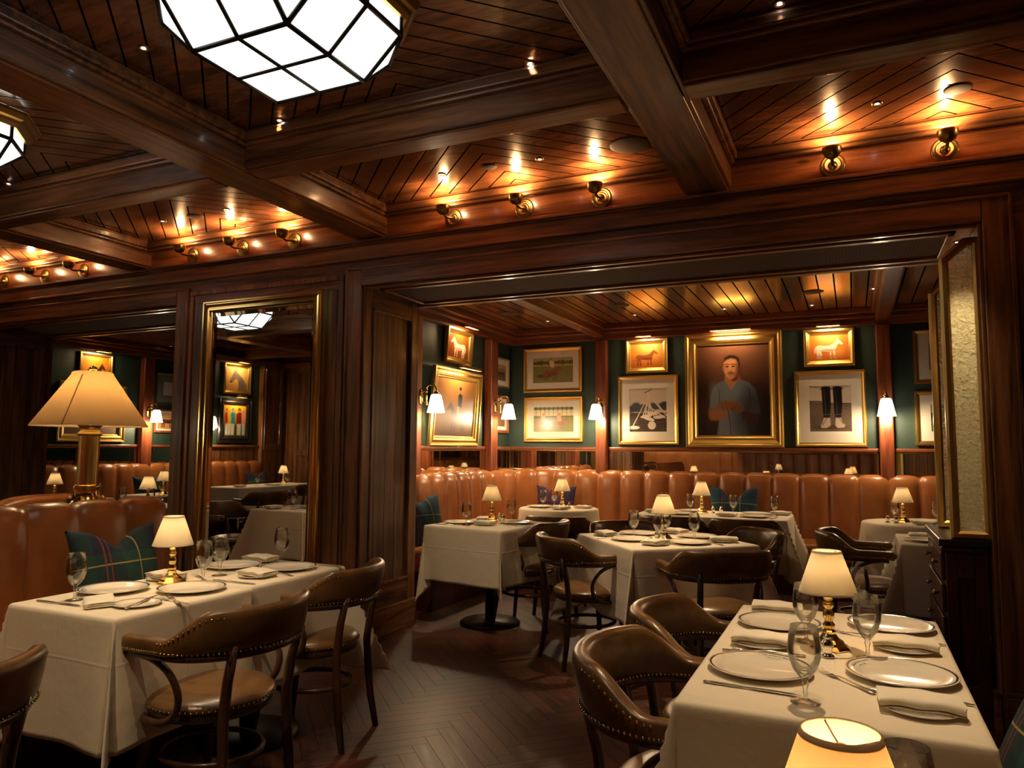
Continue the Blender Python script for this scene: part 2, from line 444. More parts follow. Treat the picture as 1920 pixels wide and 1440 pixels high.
# alcove walls
struct('wall_back',MB().box(-9.2,2.1,8.2,8.35,0,2.86),'green')
struct('wall_left',MB().box(-3.95,-3.8,WB,8.2,0,2.86),'green')
struct('wall_left',MB().box(-9.2,-9.05,WB,8.2,0,2.86),'green')
struct('wall_right',MB().box(2.0,2.15,WB,8.2,0,2.86),'green')
struct('wall_right',MB().box(-4.15,-4.0,WB,8.2,0,2.86),'green')
TN=[0]
def trim(mb,mats,bev=.004):
    TN[0]+=1
    return struct('trim_%d'%TN[0],mb,mats,bev)
# header mouldings on the room face
mb=MB()
mb.box(XL,XR,WY-.058,WY,2.802,2.822).box(XL,XR,WY-.046,WY,2.788,2.802)
trim(mb,'wx',.003)
trim(MB().box(XL,XR,WY-.036,WY,2.70,2.788),'wx',.004)
trim(MB().box(XL,XR,WY-.045,WY,2.682,2.70),'wx',.004)
trim(MB().box(XL,XR,WY-.016,WY,2.824,3.05),'fascia',.002)
trim(MB().box(XL,XR,WY-.05,WY,2.985,3.03).box(XL,XR,WY-.035,WY,2.965,2.985),'fascia',.008)
# opening casings
def casing(x0,x1,sideL=True,sideR=True):
    w_=.12
    mb=MB()
    if sideL:
        trim(MB().box(x0-w_,x0,WY-.022,WY,0,2.5+w_),'wz',.006)
        trim(MB().box(x0-w_-.014,x0-w_+.006,WY-.032,WY,0,2.5+w_),'wz',.004)
    if sideR:
        trim(MB().box(x1,x1+w_,WY-.022,WY,0,2.5+w_),'wz',.006)
        trim(MB().box(x1+w_-.006,x1+w_+.014,WY-.032,WY,0,2.5+w_),'wz',.004)
    trim(MB().box(x0-(0),x1,WY-.024,WY,2.5,2.5+w_),'wx',.006)
    trim(MB().box(x0-w_,x1+w_,WY-.032,WY,2.5+w_-.006,2.5+w_+.012),'wx',.004)
casing(-3.15,.62);casing(-7.65,-4.98)
# pier skirting
for a,b in ((-4.98,-3.15),(.62,XR),(XL,-7.65)):
    trim(MB().box(a-.0,b+.0,WY-.04,WY,0,.19).box(a,b,WY-.03,WY,.19,.215),'wx',.006)
# stiles beside the tall mirror
trim(MB().box(-4.84,-4.80,WY-.014,WY,.21,2.56).box(-3.35,-3.31,WY-.014,WY,.21,2.56).box(-4.84,-3.31,WY-.014,WY,2.56,2.60),'wz',.004)
# vertical board mouldings on the right pier
for x in (.80,.93,1.1): trim(MB().box(x,x+.02,WY-.012,WY,.21,2.6),'wz',.004)
# jamb panels (faces looking along x)
def jamb(x,s):
    a,b=(x,x+.018*s) if s>0 else (x+.018*s,x)
    trim(MB().box(a,b,WY+.0,WY+.10,0,2.5).box(a,b,WB-.10,WB,0,2.5),'wz',.005)
    trim(MB().box(a,b,WY+.10,WB-.10,2.36,2.5).box(a,b,WY+.10,WB-.10,.2,.36),'wy',.005)
    c,d=(x,x+.028*s) if s>0 else (x+.028*s,x)
    trim(MB().box(c,d,WY+.10,WY+.12,.36,2.36).box(c,d,WB-.12,WB-.10,.36,2.36).box(c,d,WY+.10,WB-.10,2.34,2.36).box(c,d,WY+.1,WB-.1,.36,.38),'wz',.005)
    c,d=(x,x+.04*s) if s>0 else (x+.04*s,x)
    trim(MB().box(c,d,WY,WB,0,.2),'wy',.006)
jamb(-3.15,1);jamb(-7.65,1);jamb(.62,-1);jamb(-4.98,-1)
# soffits with pierced grilles
for a,b in ((-3.15,.62),(-7.65,-4.98)):
    g=struct('trim_%d'%(TN[0]+1),MB().box(a+.12,b-.14,WY+.13,WB-.09,2.493,2.5),'grille');TN[0]+=1
    mb=MB().box(a+.08,b-.10,WY+.085,WY+.13,2.478,2.5).box(a+.08,b-.10,WB-.09,WB-.05,2.478,2.5)
    mb.box(a+.08,a+.12,WY+.085,WB-.05,2.478,2.5).box(b-.14,b-.10,WY+.085,WB-.05,2.478,2.5)
    trim(mb,'redwoodx',.006)
    trim(MB().box(a,b,WY+.012,WY+.05,2.482,2.5).box(a,b,WB-.03,WB+.015,2.47,2.5),'redwoodx',.008)
# ---------------------------------------------------------------- ceiling beams
BX=[-.725-2.355*k for k in (3,2,1,0,-1)]
CBY=[(-1.0,-.83),(.98,1.15),(2.93,3.10)]
for x in BX:
    mb=MB().box(x-.135,x+.135,YR,WY,2.845,3.05)
    mb.box(x-.118,x+.118,YR,WY,2.832,2.846)
    trim(mb,'wy',.008)
bays=[(XL,BX[0]-.135)]+[(BX[i]+.135,BX[i+1]-.135) for i in range(4)]+[(BX[4]+.135,XR)]
rows=[(YR,CBY[0][0]),(CBY[0][1],CBY[1][0]),(CBY[1][1],CBY[2][0]),(CBY[2][1],WY)]
for (a,b) in bays:
    for (c,d) in CBY:
        trim(MB().box(a,b,c,d,2.845,3.05).box(a,b,c+.015,d-.015,2.832,2.846),'wx',.008)
def ring(mb,a,b,c,d,o,z0,z1):
    mb.box(a,b,c,c+o,z0,z1).box(a,b,d-o,d,z0,z1).box(a,a+o,c+o,d-o,z0,z1).box(b-o,b,c+o,d-o,z0,z1)
for (a,b) in bays:
    for (c,d) in rows:
        if d-c<.3 : continue
        mb=MB();dd=d if d<WY else WY-.05
        ring(mb,a,b,c,dd,.028,2.965,2.985);ring(mb,a,b,c,dd,.045,2.985,3.03);ring(mb,a,b,c,dd,.03,3.03,3.05)
        trim(mb,'wx',.007)
# ---------------------------------------------------------------- alcove joinery
def alcove(x0,x1,cols,lcol,beams):
    # crown along back and left wall
    mb=MB().box(x0,x1,8.12,8.2,2.60,2.70).box(x0,x1,8.05,8.2,2.665,2.70).box(x0,x1,7.98,8.2,2.70,2.76)
    trim(mb,'redwoodx',.008)
    mb=MB().box(x0,x0+.08,WB,8.12,2.60,2.70).box(x0,x0+.15,WB,8.05,2.665,2.70).box(x0,x0+.22,WB,7.98,2.70,2.76)
    trim(mb,'redwoody',.008)
    for a in cols:
        trim(MB().box(a,a+.13,8.10,8.2,0,2.60),'redwood',.012)
    for a in lcol:
        trim(MB().box(x0,x0+.10,a,a+.17,0,2.60),'redwood',.012)
    for a in beams:
        trim(MB().box(a,a+.13,WB,8.03,2.62,2.76),'redwoody',.01)
        trim(MB().box(a-.03,a+.16,WB,8.03,2.70,2.76),'redwoody',.01)
    trim(MB().box(x0,x1,5.78,5.90,2.655,2.76).box(x0,x1,5.75,5.94,2.70,2.76),'redwoodx',.01)
    # rail above the mirror strip and dado below
    trim(MB().box(x0,x1,8.165,8.2,1.338,1.372).box(x0,x0+.035,WB,8.2,1.338,1.372),'redwoodx',.008)
    trim(MB().box(x0,x1,8.185,8.2,0,1.10).box(x0,x0+.015,WB,8.2,0,1.10),'wz',0)
alcove(-3.8,2.0,(-2.67,.235),(7.51,5.85),(-2.67,.235))
alcove(-9.05,-4.15,(-6.6,),(7.22,5.2),(-6.6,))
# small bevelled mirror strips behind the banquettes
def strip(axis,a,b,plane,cuts,label):
    t=empty('mirror_strip',(0,0,0),0,label,'mirror','bevelled mirror strips above the banquettes')
    fr=MB();z0,z1=1.10,1.338
    def q(mb,s0,s1,t0,t1,zz0,zz1):
        if axis=='x': mb.box(s0,s1,plane-t1,plane-t0,zz0,zz1)
        else: mb.box(plane+t0,plane+t1,s0,s1,zz0,zz1)
    q(fr,a,b,0,.014,z1-.012,z1);q(fr,a,b,0,.014,z0,z0+.012);q(fr,a,a+.012,0,.014,z0,z1);q(fr,b-.012,b,0,.014,z0,z1)
    e=[a+.012]+cuts+[b-.012]
    for c in cuts: q(fr,c-.004,c+.004,0,.013,z0,z1)
    o=link('brass_edge',fr.mesh('brass_edge','brass'),t);bevel(o,.002)
    for s0,s1 in zip(e[:-1],e[1:]):
        g=MB();q(g,s0,s1,.0,.010,z0+.012,z1-.012)
        o=link('mirror_glass',g.mesh('mirror_glass','mirror'),t)
        b_=o.modifiers.new('bevel','BEVEL');b_.width=.022;b_.segments=1;b_.limit_method='ANGLE'
        b_.width=.009
strip('x',-3.78,-2.68,8.185,[-3.66,-2.80],'mirror strip on the alcove back wall under the two framed prints left of the column')
strip('x',-2.53,.225,8.185,[-2.40,.10],'long mirror strip on the back wall below the large portrait')
strip('x',.375,1.98,8.185,[.50],'mirror strip on the back wall right of the second column, beside the glass screens')
strip('y',6.03,7.50,-3.785,[6.14,7.38],'mirror strip under the painting of the mounted rider')
strip('y',7.69,8.17,-3.785,[8.08],'short mirror strip on the side wall next to the alcove corner')
strip('y',5.4,7.21,-9.035,[5.5,7.1],'mirror strip behind the tall brass lamp in the left alcove')
strip('y',7.40,8.17,-9.035,[7.5],'mirror strip in the left alcove right of its red column')
# front room left wall and rear wall panelling (seen in the tall mirror)
trim(MB().box(XL,XL+.05,YR,WY,1.34,1.38).box(XL,XL+.05,YR,WY,2.74,2.84),'wy',.01)
trim(MB().box(XL,XL+.10,-1.72,-1.22,0,2.84),'wz',.01)
mb=MB().box(XL+.1,XL+.12,-1.68,-1.62,1.3,2.7).box(XL+.1,XL+.12,-1.32,-1.26,1.3,2.7).box(XL+.1,XL+.12,-1.62,-1.32,2.6,2.7).box(XL+.1,XL+.12,-1.62,-1.32,1.3,1.4)
trim(mb,'wz',.006)
for k in range(6):
    x=XL+.3+k*.95
    mb=MB().box(x,x+.08,YR,YR+.02,.2,2.75).box(x+.72,x+.80,YR,YR+.02,.2,2.75).box(x+.08,x+.72,YR,YR+.02,2.65,2.75).box(x+.08,x+.72,YR,YR+.02,1.2,1.3)
    trim(mb,'wz',.006)
trim(MB().box(XL,XR,YR,YR+.06,2.75,2.84).box(XL,XR,YR,YR+.1,2.95,3.05),'wx',.01)

# ---------------------------------------------------------------- tall brass framed mirror
def frame_profile(mb,w,h,prof,mi=0,closed_back=True):
    """mitred rectangular frame in x (width) / z (height), standing off towards -y; prof = [(inset,off)]"""
    rings=[]
    for d,o in prof:
        rings.append([(-w/2+d,-o,d),(w/2-d,-o,d),(w/2-d,-o,h-d),(-w/2+d,-o,h-d)])
    for i in range(len(rings)-1):
        A,B=rings[i],rings[i+1]
        for k in range(4):
            j=(k+1)%4
            mb.add([A[k],A[j],B[j],B[k]],[(0,1,2,3)],mi,False)
t=empty('tall_mirror',(-4.055,4.298,.22),0,'floor length mirror in a reeded polished brass frame on the wooden pier','mirror')
mb=MB();w_,h_=1.19,2.275
pr=[(0,0),(0,.045),(.008,.055),(.018,.055),(.024,.045),(.03,.045),(.036,.06),(.048,.062),(.056,.05),(.062,.05),(.068,.058),(.078,.058),(.086,.04),(.095,.035),(.1,.012)]
frame_profile(mb,w_,h_,pr)
link('frame',mb.mesh('reeded_frame','brass'),t)
mb=MB().box(-w_/2+.08,w_/2-.08,-.016,-.002,.08,h_-.08)
link('mirror_glass',mb.mesh('mirror_glass','mirror'),t)
mb=MB();frame_profile(mb,w_-.19,h_-.19,[(0,.024),(.03,.018)])
o=link('bevel_strip',mb.mesh('bevel_strip','mirror'),t,(0,0,.095))

# ---------------------------------------------------------------- hammered glass screens on a cabinet
def cabinet():
    t=empty('side_cabinet',(.56,4.74,0),0,'dark mahogany waiter cabinet with black top under the hammered glass screens','cabinet')
    x0,x1,y0,y1=-.175,.04,-.385,.37
    b=MB().box(x0+.02,x1-.02,y0+.02,y1-.02,0,.87);link('body',b.mesh('body','cabwood'),t)
    o=link('top',MB().box(x0-.01,x1,y0-.025,y1+.02,.875,.912).mesh('top','blackmarble'),t);bevel(o,.006)
    o=link('top_moulding',MB().box(x0,x1-.01,y0-.01,y1+.01,.845,.875).mesh('m','cabwood'),t);bevel(o,.008)
    f=MB().box(x0+.02,x0+.07,y0,y0+.02,.10,.84).box(x1-.07,x1-.02,y0,y0+.02,.10,.84).box(x0+.07,x1-.07,y0,y0+.02,.72,.84).box(x0+.07,x1-.07,y0,y0+.02,.1,.2)
    o=link('front_panel',f.mesh('front_panel','cabwood'),t);bevel(o,.004)
    o=link('plinth',MB().box(x0+.005,x1-.01,y0+.005,y1-.005,0,.1).mesh('plinth','cabwood'),t);bevel(o,.004)
    for k in range(2):
        ya,yb=y0+.03+k*.36,y0+.37+k*.36
        for z0,z1 in ((.70,.84),(.54,.68),(.12,.52)):
            nm='drawer' if z0>.2 else 'door'
            d=link(nm,MB().box(x0,x0+.02,ya,yb,z0,z1).mesh(nm,'cabwood'),t);bevel(d,.005)
            kb=MB().lathe([(0,0),(.006,0),(.006,.012),(.014,.016),(.014,.024),(0,.028)],10)
            me=kb.mesh('knob','darkbrass')
            kk=link('knob',me,d,(x0,(ya+yb)/2,(z0+z1)/2 if z0>.2 else .45));kk.rotation_euler=(0,-PI/2,0)
cabinet()
def screen(name,x0,x1,y,z0,z1,clip,label):
    t=empty(name,((x0+x1)/2,y,z0),0,label,'glass screen')
    a,b=x0-(x0+x1)/2,x1-(x0+x1)/2;h=z1-z0
    def outline(d):
        return [(a+d,d),(b-d,d),(b-d,h-d),(a+clip*1.0+d*.4,h-d),(a+d,h-clip*.9-d*.4)]
    mb=MB();d=.042;O=outline(0);I=outline(d)
    n=5
    prof=[(O,-.018),(O,.018),(outline(.012),.026),(outline(.03),.026),(I,.016),(I,-.016),(outline(.03),-.026),(outline(.012),-.026)]
    rings=[[(p[0],-o,p[1]) for p in Q] for Q,o in prof]
    for i in range(len(rings)):
        A,B=rings[i],rings[(i+1)%len(rings)]
        for k in range(n):
            j=(k+1)%n;mb.add([A[k],A[j],B[j],B[k]],[(0,1,2,3)])
    link('frame',mb.mesh('screen_frame','oldbrass'),t)
    G=outline(d-.006);g=MB();vs=[(p[0],-.004,p[1]) for p in G]+[(p[0],.004,p[1]) for p in G]
    g.add(vs,[(0,1,2,3,4),(9,8,7,6,5)]+[(k,(k+1)%5,(k+1)%5+5,k+5) for k in range(5)])
    link('glass_pane',g.mesh('glass_pane','frost'),t)
screen('glass_screen',.432,.622,4.36,.912,2.44,.11,'nearer brass framed hammered glass screen standing on the cabinet edge')
screen('glass_screen',.432,.622,4.98,.912,2.38,.11,'farther brass framed hammered glass screen half hidden behind the first')
# ---------------------------------------------------------------- banquettes
def path_round(P,r,step=.02):
    """polyline with rounded inner corners -> dense list of (x,y,nx,ny) with normal to the right hand side flipped by sign"""
    pts=[]
    P=[Vector(p) for p in P]
    segs=[];cur=P[0]
    for i in range(1,len(P)-1):
        a=(P[i-1]-P[i]).normalized();b=(P[i+1]-P[i]).normalized()
        s=P[i]+a*r;e=P[i]+b*r;cc=P[i]+a*r+b*r
        segs.append(('l',cur,s));segs.append(('a',cc,s,e));cur=e
    segs.append(('l',cur,P[-1]))
    for sg in segs:
        if sg[0]=='l':
            L=(sg[2]-sg[1]).length;n=max(1,int(L/step))
            for k in range(n): pts.append(sg[1].lerp(sg[2],k/n))
        else:
            c,s,e=sg[1:];a0=math.atan2(s.y-c.y,s.x-c.x);a1=math.atan2(e.y-c.y,e.x-c.x)
            d=(a1-a0+PI)%(2*PI)-PI;n=max(2,int(abs(d)*r/step))
            for k in range(n):
                a=a0+d*k/n;pts.append(Vector((c.x+r*math.cos(a),c.y+r*math.sin(a))))
    pts.append(P[-1]);return pts
def back_mesh(P,r,side,pitch,ztop,t0=.12,bul=.045,zb=.40,crown=.03,lean=.03):
    pts=path_round(P,r,pitch/12)
    # arc length
    S=[0]
    for i in range(1,len(pts)): S.append(S[-1]+(pts[i]-pts[i-1]).length)
    tot=S[-1];n=max(1,round(tot/pitch))
    prof=[(0,zb,0,0),(t0*.95+lean,zb,.3,0),(t0+lean,zb+.08,.9,0),(t0+lean*.8,zb+.25,1,0),(t0+lean*.5,ztop-.22,1,0),(t0+lean*.1,ztop-.10,1,.2),(t0-.012,ztop-.035,.9,.6),(t0-.045,ztop-.008,.55,1),(t0-.08,ztop,.2,1),(.02,ztop-.006,0,1),(0,ztop-.03,0,1)]
    rows=[]
    for i,p in enumerate(pts):
        q=pts[min(i+1,len(pts)-1)]-pts[max(i-1,0)];q.normalize()
        nrm=Vector((-q.y,q.x))*side
        u=(S[i]/tot*n)%1.0
        if i==len(pts)-1: u=1.0
        f=(1-abs(2*u-1)**3.0)**.6 if abs(2*u-1)<1 else 0
        row=[]
        for t,z,bo,bz in prof:
            tt=t+(f-1)*bul*bo
            row.append((p.x+nrm.x*tt,p.y+nrm.y*tt,z+(f-1)*crown*bz))
        rows.append(row)
    mb=MB();mb.grid(rows,cv=True)
    mb.add(rows[0],[tuple(range(len(prof)))]);mb.add(rows[-1],[tuple(range(len(prof)))])
    return mb
def poly_prism(mb,poly,z0,z1,mi=0):
    n=len(poly);vs=[(x,y,z0) for x,y in poly]+[(x,y,z1) for x,y in poly]
    return mb.add(vs,[tuple(range(n))[::-1],tuple(range(n,2*n))]+[(k,(k+1)%n,n+(k+1)%n,n+k) for k in range(n)],mi)
def banquette(name,P,r,side,pitch,ztop,seatpoly,basepoly,label,group=None,t0=.12,bul=.045,crown=.03):
    t=empty(name,(0,0,0),0,label,'banquette',group)
    link('backrest',back_mesh(P,r,side,pitch,ztop,t0,bul,crown=crown).mesh('backrest','tan'),t)
    o=link('seat',poly_prism(MB(),seatpoly,.31,.475).mesh('seat','tan'),t);bevel(o,.035,4,50)
    o.data.polygons.foreach_set('use_smooth',[True]*len(o.data.polygons))
    link('base',poly_prism(MB(),basepoly,.0,.31).mesh('base','cabwood'),t)
    return t
def Lpoly(x0,y0,x1,y1,d):   # seat along the left wall (x0) then along the back wall (y1)
    return [(x0+.02,y0),(x0+d,y0),(x0+d,y1-d-.25),(x0+d+.25,y1-d),(x1,y1-d),(x1,y1-.02),(x0+.02,y1-.02)]
banquette('banquette',[(-3.78,5.35),(-3.78,8.18),(1.9,8.18)],.55,-1,.266,1.115,Lpoly(-3.8,5.36,1.9,8.2,.66),Lpoly(-3.8,5.42,1.9,8.2,.60),'long channelled tan leather banquette curving round the main alcove','banquettes')
banquette('banquette',[(-9.03,5.25),(-9.03,8.18),(-4.3,8.18)],.55,-1,.266,1.115,Lpoly(-9.05,5.26,-4.3,8.2,.66),Lpoly(-9.05,5.32,-4.3,8.2,.60),'channelled tan leather banquette in the left alcove behind the tall brass lamp','banquettes')
def rect(x0,x1,y0,y1): return [(x0,y0),(x1,y0),(x1,y1),(x0,y1)]
banquette('banquette',[(-3.52,-.1),(-3.52,2.92)],.1,-1,.252,1.085,rect(-3.5,-2.9,-.1,2.9),rect(-3.5,-2.98,-.1,2.88),'tan leather banquette behind the front left table','banquettes',.15,.03,.03)
banquette('banquette',[(-3.98,-.1),(-3.98,2.92)],.1,1,.5,1.085,rect(-4.6,-4.0,-.1,2.9),rect(-4.52,-4.0,-.1,2.88),'tan leather banquette backing onto the front one, beyond the tall brass lamp','banquettes',.15,.03,.035)
mb=MB().box(-3.99,-3.51,-.1,2.90,0,1.03);o=struct('trim_90',mb,'wy',.01)
banquette('banquette',[(.76,.3),(.76,2.74)],.1,1,.26,1.10,rect(.31,.74,.3,2.70),rect(.36,.74,.3,2.66),'tan leather banquette to the right of the front right table','banquettes',.12,.03)
struct('trim_91',MB().box(.76,.82,.3,2.78,0,1.14),'wz',.01)
banquette('banquette',[(XL+.03,-1.2),(XL+.03,3.6)],.1,-1,.27,1.12,rect(XL+.03,XL+.68,-1.2,3.6),rect(XL+.03,XL+.6,-1.2,3.6),'tan leather banquette on the far left wall, seen in the tall mirror','banquettes')
banquette('banquette',[(-7.4,YR+.03),(2.3,YR+.03)],.1,1,.27,1.34,rect(-7.4,2.3,YR+.03,YR+.68),rect(-7.4,2.3,YR+.03,YR+.6),'tan leather banquette on the rear wall, seen only in the mirror strips','banquettes')

# ---------------------------------------------------------------- chairs
def make_chair():
    t=empty('bentwood_armchair',(0,0,0),0,'x','chair')
    # local frame: front = +x. U-shaped padded rail
    pts=[];N=64
    def U(s):   # s in [-1,1]; 0 = back centre
        a=abs(s);sg=1 if s>=0 else -1
        if a<.56:
            th=a/.56*PI/2;return Vector((-.05-.235*math.cos(th),sg*.275*math.sin(th)))
        k=(a-.56)/.44
        return Vector((-.05+.225*k,sg*(.275-.012*k+.02*k*k)))
    rows=[]
    for i in range(N+1):
        s=-1+2*i/N;p=U(s);q=(U(min(1,s+.01))-U(max(-1,s-.01))).normalized();nr=Vector((q.y,-q.x))  # outward
        if nr.dot(p-Vector((-.02,0)))<0: nr=-nr
        a=abs(s)
        sm=lambda e0,e1,v:(lambda t:t*t*(3-2*t))(max(0,min(1,(v-e0)/(e1-e0))))
        hi=1-sm(.30,.56,a)
        zb=.655+.0*hi-.012*(1-hi);ztp=zb+.056+.088*hi
        th=.026+.002*hi-.0*a
        if a>.96: k=(a-.96)/.04;th*=math.sqrt(max(.0,1-k*k))*.9+.1;m=(zb+ztp)/2;f=math.sqrt(max(0,1-k*k))*.75+.25;zb=m+(zb-m)*f;ztp=m+(ztp-m)*f
        row=[];hh=(ztp-zb)/2;mz=(ztp+zb)/2
        for k in range(14):
            an=2*PI*k/14;cx_=math.cos(an);cz=math.sin(an)
            ex=.55
            ox=math.copysign(abs(cx_)**ex,cx_)*th;oz=math.copysign(abs(cz)**ex,cz)*hh
            lean=-(mz+oz-.66)*.10*hi
            row.append((p.x+nr.x*(ox-lean*1.6),p.y+nr.y*(ox-lean*1.6),mz+oz))
        rows.append(row)
    mb=MB();mb.grid(rows,cv=True);mb.add(rows[0],[tuple(range(14))]);mb.add(rows[-1],[tuple(range(14))])
    link('padded_arm_rail',mb.mesh('padded_arm_rail','chairleather'),t)
    # wooden rail under the leather, mostly under the arms
    mb=MB();pp=[]
    for i in range(41):
        s=-.9+1.8*i/40;p=U(s);pp.append((p.x,p.y,.640))
    mb.tube(pp,.016,8);link('rail_wood',mb.mesh('rail_wood','chairwood'),t)
    # nail heads
    rail=t.children[0]
    mb=MB()
    for i in range(-44,45):
        s=i/46;p=U(s);q=(U(min(1,s+.01))-U(max(-1,s-.01))).normalized();nr=Vector((q.y,-q.x))
        if nr.dot(p-Vector((-.02,0)))<0: nr=-nr
        for sd in (1,-1): mb.sphere((p.x+nr.x*.0265*sd,p.y+nr.y*.0265*sd,.657),.0042,4)
    for s0,s1 in ((.27,.57),(-.57,-.27)):
        for i in range(14):
            s=s0+(s1-s0)*i/13;a=abs(s);tt=max(0,min(1,(a-.30)/.26));hi=1-tt*tt*(3-2*tt)
            p=U(s);q=(U(s+.01)-U(s-.01)).normalized();nr=Vector((q.y,-q.x))
            if nr.dot(p)<0: nr=-nr
            mb.sphere((p.x+nr.x*(.026+.016*hi),p.y+nr.y*(.026+.016*hi),.686+.088*hi),.0042,4)
    link('nailheads',mb.mesh('rail_nailheads','brass'),rail)
    # seat pad and apron
    prof=[(0,.485),(.10,.483),(.16,.477),(.20,.466),(.219,.452),(.224,.440),(.218,.430),(0,.430)]
    mb=MB().lathe(prof,48,(.01,0,0),ry=1.03);seat=link('seat',mb.mesh('seat','chairleather'),t)
    mb=MB()
    for i in range(72):
        a=2*PI*i/72;mb.sphere((.01+.223*math.cos(a),.2295*math.sin(a),.438),.004,4)
    link('nailheads',mb.mesh('seat_nailheads','brass'),seat)
    mb=MB().lathe([(0,.395),(.205,.395),(.214,.40),(.216,.428),(.21,.432),(0,.432)],48,(.01,0,0),ry=1.03)
    link('seat_frame',mb.mesh('seat_frame','chairwood'),t)
    # legs
    for sy in (1,-1):
        mb=MB();mb.tube([(-.252,sy*.175,0),(-.226,sy*.165,.15),(-.212,sy*.158,.30),(-.205,sy*.155,.42),(-.222,sy*.158,.55),(-.255,sy*.165,.68)],[.015,.018,.019,.019,.018,.016],8)
        link('leg',mb.mesh('rear_leg','chairwood'),t)
        mb=MB();mb.tube([(.205,sy*.175,0),(.19,sy*.165,.12),(.17,sy*.15,.28),(.16,sy*.145,.40)],[.013,.016,.019,.021],8)
        link('leg',mb.mesh('front_leg','chairwood'),t)
        # bentwood arm support: from arm, curving back and down to seat frame
        q=[(.13,sy*.262,.633),(.08,sy*.263,.632),(.01,sy*.262,.620),(-.05,sy*.255,.585),(-.085,sy*.248,.53),(-.085,sy*.240,.475),(-.055,sy*.236,.43),(.0,sy*.234,.405),(.08,sy*.225,.40),(.13,sy*.20,.402)]
        mb=MB();mb.tube(smooth(q,4),.0125,8);link('arm_support',mb.mesh('arm_support','chairwood'),t)
    mb=MB();R=[(.0+.185*math.cos(2*PI*k/40),.17*math.sin(2*PI*k/40),.245) for k in range(41)]
    mb.tube(R,.0115,8,cap=False);link('ring_stretcher',mb.mesh('ring_stretcher','chairwood'),t)
    return t
def smooth(P,n):
    P=[Vector(p) for p in P];out=[]
    for i in range(len(P)-1):
        p0=P[max(i-1,0)];p1=P[i];p2=P[i+1];p3=P[min(i+2,len(P)-1)]
        for k in range(n):
            t=k/n;out.append(.5*((2*p1)+(-p0+p2)*t+(2*p0-5*p1+4*p2-p3)*t*t+(-p0+3*p1-3*p2+p3)*t**3))
    out.append(P[-1]);return out
chair=Proto(make_chair)
G='bentwood armchairs with nail studded leather rails'
def ch(x,y,deg,label): return chair((x,y,0),math.radians(deg),label,G)
ch(-2.19,2.13,180,'leather armchair pulled up to the near end of the front left table')
ch(-2.38,2.92,190,'leather armchair at the far end of the front left table, near the pier')
ch(-1.60,4.66,47,'leather armchair on the aisle side of the diagonal table, legs in full view')
ch(-.76,4.47,120,'leather armchair with its back to the camera at the diagonal centre table')
ch(-.77,5.34,221,'leather armchair on the far right side of the diagonal centre table')
ch(-1.50,5.43,-49,'leather armchair on the far left side of the diagonal centre table')
ch(-.82,6.46,90,'right of the two leather armchairs tucked under the long back table')
ch(-1.41,6.46,90,'left of the two leather armchairs tucked under the long back table')
ch(-2.33,5.38,176,'leather armchair at the right side of the square table beside the pier')
ch(-2.28,5.98,100,'leather armchair in shadow in front of the round table in the corner')
ch(.06,5.74,0,'leather armchair facing right toward the small table by the cabinet')
ch(-.42,2.70,0,'farther leather armchair along the left side of the front right table')
ch(-.42,2.12,0,'nearer leather armchair along the left side of the front right table')
ch(-2.28,1.14,184,'dark leather armchair cut off by the bottom left corner')
ch(-5.62,2.95,0,'leather armchair seen in the tall mirror, left of the small table')
ch(-6.9,1.2,200,'leather armchair seen in the tall mirror before the far left wall')
ch(-7.75,-.5,180,'leather armchair seen in the tall mirror at the long far table')
